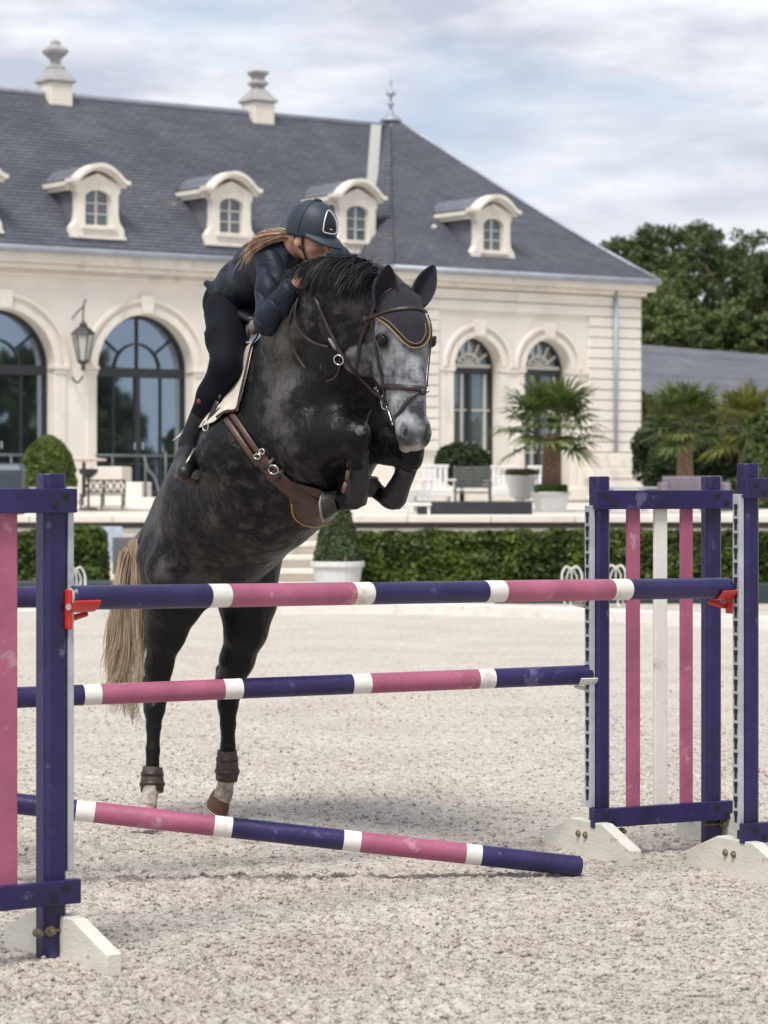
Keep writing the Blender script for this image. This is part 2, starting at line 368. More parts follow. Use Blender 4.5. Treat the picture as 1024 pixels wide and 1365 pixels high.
def wall_with_arches(mb, u0, u1, z0, z1, v, ops, depth):
    "front wall in plane v; ops = (uc, R, zspring, zbase)"
    edge = u0
    def q(a, b, c, d): mb.add([W(*a), W(*b), W(*c), W(*d)], [(0, 1, 2, 3)])
    for uc, R, zs, zb in sorted(ops):
        q((edge, v, z0), (uc - R, v, z0), (uc - R, v, z1), (edge, v, z1))
        n = 20
        for i in range(n):
            a, b = math.pi - math.pi * i / n, math.pi - math.pi * (i + 1) / n
            ua, za, ub, zb2 = uc + R * math.cos(a), zs + R * math.sin(a), uc + R * math.cos(b), zs + R * math.sin(b)
            q((ua, v, za), (ub, v, zb2), (ub, v, z1), (ua, v, z1)); q((ua, v, za), (ua, v + depth, za), (ub, v + depth, zb2), (ub, v, zb2))
        for k in (-1, 1):
            q((uc + k * R, v, zb), (uc + k * R, v, zs), (uc + k * R, v + depth, zs), (uc + k * R, v + depth, zb))
        if zb > z0 + .01: q((uc - R, v, z0), (uc + R, v, z0), (uc + R, v, zb), (uc - R, v, zb))
        edge = uc + R
    q((edge, v, z0), (u1, v, z0), (u1, v, z1), (edge, v, z1))
# --- numbers read off the photograph
vL = 0.0
u2, _ = fac(194, 490, vL); u1w, _ = fac(5, 490, vL); SPL = abs(u2 - u1w)
_, zsp = fac(194, 494, vL); R_L = 1.20
_, zE = fac(150, 334, vL - .35)               # eaves of the long wing
_, zArch = fac(150, 369, vL)
VR = 3.3; uRid, zR = fac(250, 144.8, VR)
vP = -1.75
uPr, _ = fac(851, 500, vP); uPl, _ = fac(548, 400, vP); uPl -= .35
_, zPE = fac(700, 367, vP - .3)
# --- long wing wall
uW0 = u1w - 2 * SPL - 1.5; uWend = uPl + .1
wm = MB(); ops = [(u2 - k * SPL, R_L, zsp, ZT + .1) for k in range(-1, 4) if u2 - k * SPL + R_L < uWend - .1]
wall_with_arches(wm, uW0, uWend, 0, zE - .05, vL, ops, .42)
bx(wm, uW0, uWend, 5.5, 5.8, 0, zE); bx(wm, uW0 - .3, uW0 - .003, vL, 5.5, 0, zE)
wm.build('wall', M['stone'], BLD)
tm = MB()
_, za = fac(150, 340, vL - .3)
bx(tm, uW0 - .3, uWend, -.30, .02, za - .24, za); bx(tm, uW0 - .3, uWend, -.20, .03, za - .36, za - .243)
bx(tm, uW0 - .3, uWend, -.09, .04, zArch, za - .363); bx(tm, uW0 - .3, uWend, -.13, .05, zArch - .06, zArch - .003)
tm.build('cornice', M['stone2'], BLD, bevel=.02)
gm = MB(); gm.tube([W(uW0 - .3, -.38, za + .035), W(uWend, -.38, za + .035)], .07, n=10); gm.build('gutter', M['zinc'], BLD, smooth=True)
def arch_trim(par, uc, R, zs, v, zb, key=True, w=.16):
    am = MB(); ring(am, uc, zs, R + .002, R + w, v - .05, v + .02); ring(am, uc, zs, R + w + .10, R + w + .19, v - .075, v + .02)
    am.build('archivolt', M['stone2'], par, bevel=.012)
    if key:
        km = MB(); km.prism([(-.13, R + .02), (.13, R + .02), (.17, R + w + .24), (-.17, R + w + .24)], W(uc, v, zs), UA, ZA, VA, -.13, .01); km.build('keystone', M['stone2'], par, bevel=.012)
def big_window(uc, R, zs, zb, v, white_fan=False, gl='glass', bars=1):
    v2 = v + .36; w = empty_part = MB()
    f = MB(); ring(f, uc, zs, R - .07, R - .003, v2 - .05, v2 + .05)
    for k in (-1, 1): bx(f, uc + k * (R - .07), uc + k * (R - .003), v2 - .05, v2 + .05, zb, zs)
    bx(f, uc - R + .072, uc + R - .072, v2 - .055, v2 + .055, zs - .14, zs + (.0 if white_fan else .06))
    bx(f, uc - R + .072, uc + R - .072, v2 - .05, v2 + .05, zb, zb + .12)
    bx(f, uc - .055, uc + .055, v2 - .052, v2 + .052, zb + .123, zs - .143)
    win = f.build('window', M['winframe'], BLD)
    g = MB()
    zl = zb + .72 if bars == 1 else zb + .3
    def pane(a, b, c, d, name='pane'):
        q = MB(); q.box(W((a + b) / 2, v2 + .02, (c + d) / 2), (b - a, .012, d - c), RB); q.build(name, M[gl], win)
    for k in (-1, 1):
        x0, x1 = sorted((uc + k * .057, uc + k * (R - .072)))
        pane(x0, x1, zb + .125, zs - .145)
        mid = (x0 + x1) / 2; b = MB()
        if bars == 1:
            bx(b, mid - .02, mid + .02, v2 - .03, v2 + .01, zb + .125, zs - .145); bx(b, x0 + .003, x1 - .003, v2 - .028, v2 + .008, zl, zl + .04); bx(b, x0 + .003, x1 - .003, v2 - .0285, v2 + .0075, zb + .1, zb + .72) if 0 else None
        else:
            bx(b, mid + .1, mid + .16, v2 - .03, v2 + .01, zb + .125, zs - .145)
            for zz in (.33, .66): bx(b, x0 + .003, x1 - .003, v2 - .028, v2 + .008, zb + (zs - zb) * zz, zb + (zs - zb) * zz + .035)
        b.build('glazing_bar', M['wframe_w' if bars == 2 else 'winframe'], win)
        h = MB(); h.tube([W(uc + k * .1, v2 - .08, zb + 1.05), W(uc + k * .1, v2 - .08, zb + 1.2)], .018, n=6); h.build('handle', M['steel'], win)
    # fan light
    p = MB(); n = 24; rr = R - .072
    vs = [W(uc, v2 + .02, zs + .01)] + [W(uc + rr * math.cos(math.pi * i / n), v2 + .02, zs + .01 + rr * math.sin(math.pi * i / n)) for i in range(n + 1)]
    p.add(vs, [(0, i + 1, i + 2) for i in range(n)]); p.build('fanlight_pane', M['glass'], win)
    b = MB(); bw = .035 if white_fan else .022
    ring(b, uc, zs + .02, rr * .5 - bw, rr * .5 + bw, v2 - .03, v2 + .01, n=16)
    angs = (45, 90, 135) if not white_fan else (30, 60, 90, 120, 150)
    if not white_fan: angs = (38, 90, 142)
    for a in angs:
        a = math.radians(a); r0 = rr * .5 + bw if a != math.pi / 2 and not white_fan else 0.04
        d = UA * math.cos(a) + ZA * math.sin(a); mid = (r0 + rr) / 2
        b.box(W(uc, v2 - .011, zs + .02) + d * mid, (rr - r0, .036, bw * 1.7), np.stack([d, VA, np.cross(d, VA)], 1))
    if white_fan:
        ring(b, uc, zs + .02, rr * .2 - bw, rr * .2 + bw, v2 - .032, v2 + .012, n=10)
        bx(b, uc - R + .08, uc + R - .08, v2 - .06, v2 - .057 + .05, zs + .002, zs + .08)
    b.build('fanlight_bars', M['wframe_w' if white_fan else 'winframe'], win)
    return win
for uc, R, zs, zb in ops:
    big_window(uc, R, zs, zb, vL); arch_trim(BLD, uc, R, zs, vL, zb)
    for k in (-1, 1):                           # impost capitals on the piers
        a, b_ = sorted((uc + k * (R - .02), uc + k * (R + .30)))
        im = MB(); bx(im, a, b_, -.09, .3, zs - .02, zs + .07); bx(im, a + .02, b_ - .02, -.06, .28, zs - .12, zs - .023); bx(im, a + .04, b_ - .04, -.035, .27, ZT, zs - .123)
        im.build('pier_capital', M['stone2'], BLD, bevel=.012)
# --- pavilion walls
uA, _ = fac(637, 490, vP); uB, _ = fac(730, 490, vP); _, zsP = fac(683, 491, vP); R_P = .68
pw = MB(); opsP = [(uA, R_P, zsP, ZT + .15), (uB, R_P, zsP, ZT + .15)]
uq0, _ = fac(583, 430, vP); uq1, _ = fac(784, 430, vP); _, zq = fac(684, 429, vP)
wall_with_arches(pw, uPl, uPr, 0, zPE - .02, vP, opsP, .42)
def qd(mb, *c): mb.add([W(*k) for k in c], [tuple(range(len(c)))])
qd(pw, (uPl, vP, 0), (uPl, vP, zPE), (uPl, 0.1, zPE), (uPl, 0.1, 0)); qd(pw, (uPr, vP, 0), (uPr, 9, 0), (uPr, 9, zPE), (uPr, vP, zPE))
qd(pw, (uPl, 9, 0), (uPl, 9, zPE), (uPr, 9, zPE), (uPr, 9, 0))
pw.build('pavilion_wall', M['stone'], BLD)
for uc, R, zs, zb in opsP:
    big_window(uc, R, zs, zb, vP, True, 'glass2', 2); arch_trim(BLD, uc, R, zs, vP, zb, True, .13)
ip = MB()
for a, b_ in ((uq0 + .02, uA - R_P + .02), (uA + R_P - .02, uB - R_P + .02), (uB + R_P - .02, uq1 - .02)):
    bx(ip, a, b_, vP - .05, vP + .3, zsP - .10, zsP - .01)
    bx(ip, b_ - .22, b_ - .03, vP - .02, vP + .3, ZT, zsP - .103); bx(ip, a + .03, a + .22, vP - .0205, vP + .3, ZT, zsP - .103)
ip.build('impost_band', M['stone2'], BLD, bevel=.012)
# rusticated courses, each its own block, with recessed joints
_, z_lo = fac(820, 614, vP); ch = .244; zc = zPE - .36; k = 0
while zc - ch > z_lo:
    segs = [(uPl - .02, uq0), (uq1, uPr + .03)] if zc - ch < zq else [(uPl - .02, (uq0 + uq1) / 2 - .004), ((uq0 + uq1) / 2 + .004, uPr + .03)]
    for a, b_ in segs:
        s = MB(); bx(s, a, b_, vP - .075, vP + .02, zc - ch + .013, zc - .013); s.build('stone_course', M['stone'], BLD, bevel=.012)
    s = MB(); s.box(W(uPr + .015, vP + 4.5, zc - ch / 2), (.06, 8.9, ch - .026), RB); s.build('stone_course', M['stone'], BLD)
    zc -= ch; k += 1
# base of the corner: flared scroll and plinth
pb = MB()
bx(pb, uq1 - .05, uPr + .16, vP - .22, vP + .03, zc - .35, zc - .02); bx(pb, uq1 - .1, uPr + .3, vP - .32, vP + .04, zc - .62, zc - .353)
bx(pb, uq1 + .15, uPr + .12, vP - .3, vP + .02, zc - 1.0, zc - .623); bx(pb, uPl - .1, uq1 - .103, vP - .12, vP + .03, ZT, ZT + .32); bx(pb, uq1 - .12, uPr + .42, vP - .42, vP + .05, ZT, zc - 1.003)
pb.build('plinth', M['stone2'], BLD, bevel=.03)
# cornice and gutter of pavilion
pc = MB(); e = .30
bx(pc, uPl - e, uPr + e, vP - e, vP + .05, zPE - .22, zPE - .05); bx(pc, uPl - .15, uPr + .15, vP - .15, vP + .06, zPE - .33, zPE - .223)
bx(pc, uPr + .003, uPr + e, vP + .053, 9, zPE - .22, zPE - .05); bx(pc, uPl - e, uPl - .003, vP + .053, .4, zPE - .22, zPE - .05)
pc.build('pavilion_cornice', M['stone2'], BLD, bevel=.02)
pg = MB(); a0 = W(uPl - e - .06, 0, zPE); r_ = .075
pg.tube([W(uPl - e - .05, .2, zPE), W(uPl - e - .05, vP - e - .05, zPE), W(uPr + e + .05, vP - e - .05, zPE), W(uPr + e + .05, 9, zPE)], r_, n=10)
pg.build('pavilion_gutter', M['zinc'], BLD, smooth=True)
dp = MB(); ud, _ = fac(816, 450, vP); dp.tube([W(ud, vP - .14, zPE - .25), W(ud, vP - .14, z_lo + .05)], .045, n=8); dp.build('downpipe', M['zinc'], BLD, smooth=True)
bs = [(uPl - .02, uq0)]
# --- roofs
def slate_mat():
    m = bpy.data.materials.new('slate'); m.use_nodes = True; t = m.node_tree; b = t.nodes['Principled BSDF']
    b.inputs['Roughness'].default_value = .55; b.inputs['Specular IOR Level'].default_value = .45
    tc = t.nodes.new('ShaderNodeTexCoord'); br = t.nodes.new('ShaderNodeTexBrick'); t.links.new(tc.outputs['UV'], br.inputs['Vector'])
    br.inputs['Scale'].default_value = 1; br.inputs['Brick Width'].default_value = .24; br.inputs['Row Height'].default_value = .13
    br.inputs['Mortar Size'].default_value = .006; br.inputs['Color1'].default_value = (.112, .120, .148, 1); br.inputs['Color2'].default_value = (.150, .156, .182, 1); br.inputs['Mortar'].default_value = (.05, .052, .065, 1)
    n = t.nodes.new('ShaderNodeTexNoise'); n.inputs['Scale'].default_value = .7; n.inputs['Detail'].default_value = 6; t.links.new(tc.outputs['UV'], n.inputs['Vector'])
    r = t.nodes.new('ShaderNodeValToRGB'); r.color_ramp.elements[0].position = .3; r.color_ramp.elements[0].color = (.82, .84, .88, 1); r.color_ramp.elements[1].position = .7; r.color_ramp.elements[1].color = (1.14, 1.13, 1.10, 1)
    t.links.new(n.outputs[0], r.inputs[0])
    x = t.nodes.new('ShaderNodeMix'); x.data_type = 'RGBA'; x.blend_type = 'MULTIPLY'; x.inputs[0].default_value = 1
    t.links.new(br.outputs[0], x.inputs[6]); t.links.new(r.outputs[0], x.inputs[7]); t.links.new(x.outputs[2], b.inputs['Base Color'])
    return m
M['slate'] = slate_mat()
def roof_face(name, bl, br, tr, tl, par, bow=0.0, row=.13):
    "courses of slates, each lapping the one below"
    bl, br, tr, tl = [np.array(p, float) for p in (bl, br, tr, tl)]
    L = np.linalg.norm((tl + tr) / 2 - (bl + br) / 2); n = max(2, int(L / row)); nrm = unit(np.cross(br - bl, (tl + tr) / 2 - bl))
    along = unit(br - bl); V = []; F = []; UV = []
    def at(s, t):
        b = -bow * 4 * t * (1 - t) * (1 - .6 * t)
        return (bl * (1 - t) + tl * t) * (1 - s) + (br * (1 - t) + tr * t) * s + ZA * b
    wid = np.linalg.norm(br - bl); ns = max(2, int(wid / .5)); rs = np.random.RandomState(5)
    for i in range(n):
        t0, t1 = i / n, (i + 1) / n + .15 / n
        k = len(V)
        for s in np.linspace(0, 1, ns + 1):
            j = rs.rand() * .006
            p, q = at(s, t0) + nrm * (.022 + j), at(s, min(t1, 1)) + nrm * .002
            V += [p - nrm * .03, p, q]; uu = (p - bl) @ along
            UV += [(uu, i * row + .001), (uu, i * row + .004), (uu, (i + 1) * row - .004)]
        for s in range(ns):
            a = k + s * 3; F += [(a, a + 3, a + 4, a + 1), (a + 1, a + 4, a + 5, a + 2)]
    return quads_mesh(name, V, F, M['slate'], par, uv=UV)
vE = -.33; zEv = za + .06
zAp = None
# pavilion apex: centre of its eaves in u, and standing over photo column 523
uPc = (uPl + uPr) / 2
best = min(((abs((W(uPc, v, 0)[0]) / W(uPc, v, 0)[1] * FPX + 512 - 521), v) for v in np.arange(1, 6, .02)))
vA = best[1]; zAp = CAMZ - (156 - HOR) * W(uPc, vA, 0)[1] / FPX
eo = e + .06
A_ = W(uPc, vA, zAp); vback = 2 * vA - (vP - eo)
FL, FR, BR, BL = W(uPl - eo, vP - eo, zPE + .03), W(uPr + eo, vP - eo, zPE + .03), W(uPr + eo, vback, zPE + .03), W(uPl - eo, vback, zPE + .03)
roof_face('pavilion_roof', FL, FR, A_, A_, BLD, bow=.16); roof_face('pavilion_roof', FR, BR, A_, A_, BLD, bow=.16)
roof_face('pavilion_roof', BR, BL, A_, A_, BLD, bow=.16); roof_face('pavilion_roof', BL, FL, A_, A_, BLD, bow=.16)
hp = MB()
for c in (FR,):
    pts = [c * (1 - t) + A_ * t - ZA * .16 * 4 * t * (1 - t) * (1 - .6 * t) + ZA * .03 for t in np.linspace(0, .97, 10)]
    hp.tube(pts, .045, n=6)
hp.build('hip_capping', M['zinc'], BLD, smooth=True)
# long wing roof
sl = (zR - zEv) / (VR - vE)
def u_valley(z): return uPl - eo + (z - zPE) / ((zAp - zPE) / (uPc - uPl + eo)) 
uT = u_valley(zR) - .25
roof_face('long_roof', W(uW0 - .4, vE, zEv), W(uPl + .1, vE, zEv), W(uT, VR, zR), W(uW0 + 2, VR, zR), BLD)
roof_face('long_roof', W(uT, 2 * VR - vE, zEv), W(uW0 - .4, 2 * VR - vE, zEv), W(uW0 + 2, VR, zR), W(uT + 1, VR, zR), BLD)
roof_face('long_roof', W(uW0 - .4, 2 * VR - vE, zEv), W(uW0 - .4, vE, zEv), W(uW0 + 2, VR, zR), W(uW0 + 2, VR, zR), BLD)
rg = MB(); rg.tube([W(uW0 + 2, VR, zR + .03), W(uT + .3, VR, zR + .03)], .08, n=6); rg.build('ridge_capping', M['zinc'], BLD, smooth=True)
vt, zt = VR, zR
vl = MB(); p0 = W(uT + .02, VR, zR + .05); uu, zz = fac(487, 262, 1.3); p1 = W(uPl + .13, vE + .0, zEv + .06)
vl.tube([p0, p1], .13, n=4, flat=(unit(np.cross(UA, W(0, 1, sl) - W(0, 0, 0))), .35)); vl.build('valley_flashing', mat('pale_flashing', (.42, .41, .39), .6), BLD)
# finial
fi = MB(); fi.lathe(A_ - ZA * .12, [(.27, 0), (.26, .06), (.16, .14), (.09, .2), (.05, .27), (.04, .38), (.09, .43), (.04, .48), (.03, .6), (.13, .68), (.08, .75), (.03, .79), (.02, .92), (.03, .97), (.012, 1.02), (.005, 1.28)], 12)
fi.build('finial', M['zinc'], BLD, smooth=True)
# chimney vents on the ridge
def vent(px, top, name, urn):
    u, _ = fac(px, 140, VR); c = W(u, VR, zR)
    K = .72; q = MB(); q.box(c + ZA * .02, (.80 * K, .80 * K, .75 * K), RB); q.build('ridge_vent', M['stone2'], BLD, bevel=.03)
    par = BLD
    q = MB(); rz = TH + math.pi / 4
    if urn: prof = [(a * (1.0 if a > .5 else 1.25), b) for a, b in [(.66, .47), (.70, .52), (.66, .58), (.34, .82), (.26, .92), (.28, .97), (.14, 1.08), (.14, 1.2), (.34, 1.42), (.36, 1.52), (.2, 1.62), (.13, 1.70), (.15, 1.76), (.05, 1.84)]]
    else: prof = [(.66, .47), (.70, .52), (.66, .58), (.34, .86), (.28, .92), (.2, .98), (.36, 1.08), (.36, 1.16), (.22, 1.24), (.26, 1.34), (.38, 1.44), (.38, 1.52), (.2, 1.56)]
    q.lathe(c - ZA * .06, [(a * K, b * K) for a, b in prof], 4, rz=rz); q.build('vent_cap', mat('weathered_stone', (.34, .335, .33), .8, var=.2, vscale=5, dirt=(.2, .2, .2), dscale=5), BLD, bevel=.02)
vent(74, 62, 'a', True); vent(344, 100, 'b', False)
# dormers
M['dslate'] = mat('dormer_slate', (.13, .14, .17), .55, var=.2, vscale=5)
def dormer(px, ybase, ytop, v, sc=1.0, rise=None):
    u, zb = fac(px, ybase, v); _, zt = fac(px, ytop, v); H = zt - zb; w = .62 * sc
    root = MB()
    zs = zb + H * .60; Rw = .31 * sc
    # front wall with flared scroll sides
    prof = [(-1.05, 0), (1.05, 0), (1.02, .12), (.84, .22), (.80, .34), (.80, .62), (.88, .66), (.88, .74), (.0, .93), (-.88, .74), (-.88, .66), (-.80, .62), (-.80, .34), (-.84, .22), (-1.02, .12)]
    # build front as frame pieces round the window so the glass sits back
    f = MB(); wz0, wz1 = zb + H * .16, zb + H * .56
    left = [(p * w, q * H) for p, q in prof if p <= 0]
    Lp = [(-1.05 * w, 0), (-Rw, 0), (-Rw, (wz1 - zb) + .17), (-.3 * w, .88 * H), (-.88 * w, .76 * H), (-.88 * w, .66 * H), (-.80 * w, .62 * H), (-.80 * w, .34 * H), (-.84 * w, .22 * H), (-1.02 * w, .12 * H)]
    f.prism(Lp, W(u, v, zb), UA, ZA, VA, -.10, .12); f.prism([(-p, q) for p, q in Lp][::-1], W(u, v, zb), UA, ZA, VA, -.10, .12)
    f.prism([(-Rw, 0), (Rw, 0), (Rw, wz0 - zb), (-Rw, wz0 - zb)], W(u, v, zb), UA, ZA, VA, -.099, .12)
    n = 10; arc = [(Rw * math.cos(math.pi * i / n), (wz1 - zb) + .17 * math.sin(math.pi * i / n) + .0) for i in range(n + 1)]
    top = [(-Rw, wz1 - zb + .17), (-.3 * w, .88 * H), (0, .93 * H), (.3 * w, .88 * H), (Rw, wz1 - zb + .17)]
    f.prism(arc + top[:1] + top[1:4] + top[4:], W(u, v, zb), UA, ZA, VA, -.098, .12)
    d = f.build('dormer', M['stone2'], BLD, bevel=.012)
    s = MB(); bx(s, u - Rw * 1.35, u + Rw * 1.35, v - .17, v - .08, wz0 - .10, wz0 - .01); bx(s, u - w * 1.07, u + w * 1.07, v - .15, v + .1, zb - .07, zb - .003); s.build('sill', M['stone2'], d, bevel=.01)
    for k in (-1, 1):
        q = MB(); a, b_ = sorted((u + k * .02, u + k * (Rw - .03))); bx(q, a, b_, v + .03, v + .04, wz0 + .02, wz1 + .15); q.build('pane', M['glass3'], d)
    q = MB(); bx(q, u - .025, u + .025, v + .0, v + .03, wz0, wz1 + .17)
    for t in (.34, .68): bx(q, u - Rw, u + Rw, v + .003, v + .028, wz0 + (wz1 + .1 - wz0) * t, wz0 + (wz1 + .1 - wz0) * t + .028)
    for k in (-1, 1): a, b_ = sorted((u + k * Rw, u + k * (Rw - .04))); bx(q, a, b_, v - .005, v + .035, wz0, wz1 + .16)
    q.build('glazing_bars', M['wframe_w'], d)
    # curved pediment cornice, front and returning down the sides to the roof
    def prof_z(x): return .76 * H + (.24 * H) * max(0, math.cos(min(1, abs(x) / (.92 * w)) * math.pi / 2)) ** .8
    dep = 1.3
    for (t0, t1, o, m_, nm) in ((0, .085, .0, 'stone2', 'pediment'), (.087, .15, .05, 'stone2', 'pediment')):
        q = MB(); xs = np.linspace(-1.12 + o * 1.5, 1.12 - o * 1.5, 19) * w
        vs = []
        for x in xs:
            z = prof_z(x)
            for vv, dz in ((v - .28 + o * 2, -t0), (v - .28 + o * 2, -t1), (v + .1, -t1), (v + .1, -t0)): vs.append(W(u + x, vv, zb + z + dz + .10))
        q.add(vs, [(i * 4 + j, i * 4 + (j + 1) % 4, (i + 1) * 4 + (j + 1) % 4, (i + 1) * 4 + j) for i in range(18) for j in range(4)] + [(3, 2, 1, 0), (72, 73, 74, 75)])
        q.build(nm, M[m_], d)
    q = MB()
    for k in (-1, 1):
        a, b_ = sorted((u + k * 1.12 * w, u + k * .86 * w)); bx(q, a, b_, v + .102, v + dep, zb + .76 * H - .04, zb + .76 * H + .055)
        a, b_ = sorted((u + k * 1.03 * w, u + k * .86 * w)); bx(q, a, b_, v + .103, v + dep, zb + .76 * H - .13, zb + .76 * H - .043)
    q.build('side_cornice', M['stone2'], d)
    q = MB(); bx(q, u - .78 * w, u + .78 * w, v + .125, v + dep, zb - .2, zb + .74 * H - .1); ck = q.build('cheek', mat('cheek_slate', (.17, .16, .19), .6, var=.15, vscale=6), d)
    q = MB(); xs = np.linspace(-1.1, 1.1, 13) * w; vs = []
    for x in xs:
        z = prof_z(x) + .085 + zb; vs += [W(u + x, v - .26, z), W(u + x, v + dep + .9, z + .0)]
    q.add(vs, [(i * 2, i * 2 + 2, i * 2 + 3, i * 2 + 1) for i in range(12)]); q.build('dormer_roof', M['dslate'], d, smooth=True)
for px in (-37, 128, 306, 474):
    yb = 315 + (px - 128) * .058; dormer(px, yb, yb - 90, -.02)
dormer(655, 347, 266, vP + .28, .96)
kn = MB()
for px, py in ((231, 275), (579, 303)):
    u, z = fac(px, py, .9 if px < 500 else -.6); kn.sphere(W(u, .9 if px < 500 else -.6, z), .07, 8, 6)
kn.build('roof_vent_cap', M['wframe_w'], BLD, smooth=True)
# wall lantern
lu, lz = fac(111, 462, -.45); c = W(lu, -.45, lz - .05)
LT = empty('wall_lantern', W(lu, 0, lz), 'black iron wall lantern with pale glass, hanging on a bracket between two tall arched windows', 'lantern')
q = MB(); q.tube(smooth_path([W(lu, .02, lz - .62), W(lu, -.2, lz - .75), W(lu, -.45, lz - .62)], 5), .02, n=6); q.tube(smooth_path([c + ZA * .55, c + ZA * .75, c + ZA * .98 - VA * .06, c + ZA * 1.02 - VA * .12], 5), .018, n=6)
q.tube(smooth_path([c + ZA * .9 - VA * .03, c + ZA * .8 + VA * .2, W(lu, .02, lz + .6)], 5), .016, n=6); q.build('bracket', M['iron'], LT, smooth=True)
q = MB(); q.lathe(c, [(.27, .30), (.25, .33), (.14, .44), (.09, .46), (.08, .52), (.03, .58), (.01, .64)], 6); q.build('lantern_roof', M['iron'], LT)
q = MB(); q.lathe(c, [(.11, -.24), (.215, .28)], 6); q.build('lantern_glass', mat('frosted_glass', (.45, .45, .42), .3), LT)
q = MB(); q.lathe(c, [(.02, -.46), (.05, -.40), (.03, -.34), (.13, -.27), (.12, -.24)], 6)
for i in range(6):
    a = math.pi * i / 3; d_ = np.array([math.cos(a), math.sin(a), 0]); q.tube([c + d_ * .115 - ZA * .25, c + d_ * .222 + ZA * .29], .014, n=4)
q.build('lantern_frame', M['iron'], LT)
# ================================================================== GARDEN AND TERRACE
def leafcloud(name, C, size, mat_, parent=None, nrm=None, seed=0, aspect=.55, jit=.9):
    "one small four-cornered leaf at every point of C"
    rs = np.random.RandomState(seed); n = len(C)
    a = rs.normal(size=(n, 3)); a /= np.linalg.norm(a, axis=1)[:, None]
    b = rs.normal(size=(n, 3))
    if nrm is not None: b = b * jit + nrm * 1.0; a = np.cross(b, a)
    else: b = np.cross(a, b)
    a /= np.linalg.norm(a, axis=1)[:, None] + 1e-9; b = np.cross(a, b) if nrm is not None else b; b /= np.linalg.norm(b, axis=1)[:, None] + 1e-9
    s = size * (.6 + .8 * rs.rand(n, 1))
    V = np.stack([C - a * s, C + b * s * aspect, C + a * s, C - b * s * aspect], 1).reshape(-1, 3)
    return quads_mesh(name, V, np.arange(4 * n).reshape(-1, 4), mat_, parent)
# terrace slab, its front wall with coping
YT = 40.0
def Xat(px, D): return (px - 512) * D / FPX
def Zat(py, D): return CAMZ - (py - HOR) * D / FPX
stp = mat('pale_paving', (.60, .56, .50), .85, var=.08, vscale=1, bump=.1)
m1 = MB(); m1.box((Xat(800, YT) + 6, YT + 26, ZT / 2 - .02), (40, 51, ZT - .05)); 
TX0, TX1 = Xat(432, YT), 30
m1 = MB(); m1.box(((TX0 + TX1) / 2, YT + 30.3, (ZT) / 2 - .03), (TX1 - TX0, 60, ZT)); m1.box((Xat(-400, YT) / 2 + Xat(372, YT) / 2, YT + 30.3, ZT / 2 - .03), (Xat(372, YT) - Xat(-400, YT), 60, ZT))
m1.box((Xat(402, YT), YT + 31.4, ZT / 2 - .032), (Xat(432, YT) - Xat(372, YT) + .01, 58, ZT))
tag(m1.build('terrace', stp), kind='structure')
wl = empty('terrace_wall', (0, YT, 0), 'low cream retaining wall with moulded coping along the terrace behind the hedge', 'wall')
for a, b in ((TX0, TX1), (Xat(-400, YT), Xat(372, YT))):
    q = MB(); q.box(((a + b) / 2, YT + .12, ZT / 2 - .1), (b - a, .3, ZT - .2)); q.build('wall_face', M['stone'], wl)
    n = int((b - a) / 1.2); st = (b - a) / n
    for i in range(n):
        q = MB(); q.box((a + (i + .5) * st, YT + .08, ZT - .06), (st - .008, .46, .10)); q.build('coping_stone', M['stone2'], wl, bevel=.01)
sp = empty('garden_steps', (Xat(402, YT), YT - 1, 0), 'short flight of pale stone steps rising to the terrace beside the cone topiary', 'steps')
for i in range(6):
    z = ZT * (i + 1) / 6.0 - .01; q = MB(); q.box((Xat(400, 39), YT - 1.55 + i * .33, z - .035), (1.15 if i else 1.2, .40, .07)); q.box((Xat(400, 39), YT - 1.5 + i * .33, (z - .073) / 2), (1.1, .33, z - .073)); q.build('step', M['stone2'], sp, bevel=.01)
# hedges
def hedge(name, x0, x1, y0, y1, z0, z1, label, n, seed):
    r = empty(name, ((x0 + x1) / 2, (y0 + y1) / 2, 0), label, 'hedge'); rs = np.random.RandomState(seed)
    q = MB(); q.box(((x0 + x1) / 2, (y0 + y1) / 2, (z0 + z1) / 2), (x1 - x0 - .16, y1 - y0 - .16, z1 - z0 - .14)); q.build('twigs', mat('hedge_core', (.012, .018, .006), .95), r)
    C = []; NN = []
    A = [(x1 - x0) * (z1 - z0), (x1 - x0) * (y1 - y0), (y1 - y0) * (z1 - z0) * 2]; A = np.array(A) / sum(A)
    f = rs.choice(3, n, p=A); X = rs.uniform(x0, x1, n); Y = rs.uniform(y0, y1, n); Z = rs.uniform(z0, z1, n); Nn = np.zeros((n, 3))
    Y[f == 0] = y0; Nn[f == 0] = (0, -1, 0); Z[f == 1] = z1; Nn[f == 1] = (0, 0, 1)
    k = rs.rand(n) < .5; X[(f == 2) & k] = x0; X[(f == 2) & ~k] = x1; Nn[(f == 2) & k] = (-1, 0, 0); Nn[(f == 2) & ~k] = (1, 0, 0)
    C = np.stack([X, Y, Z], 1); w = vnoise(X * 3 + Y, Z * 4 + Y * 2, seed) - .5 + .6 * (vnoise(X * 9 + Y, Z * 9 + 4, seed + 1) - .5)
    C += Nn * (.10 * w[:, None] - rs.rand(n, 1) * .09 + .03); Nn = Nn + (0, 0, .35)
    leafcloud('foliage', C, .042, M['hedge'], r, Nn, seed); return r
hx0, hx1 = Xat(470, 37), Xat(1180, 37)
hedge('clipped_hedge', hx0, hx1, 36.6, 37.6, .12, Zat(714, 36.6), 'long clipped green box hedge below the terrace wall, right of the steps', 42000, 1)
hedge('clipped_hedge', Xat(-120, 37), Xat(138, 37), 36.4, 37.4, .25, Zat(711, 36.4), 'shorter clipped green hedge at the far left behind the near jump stand', 22000, 2)
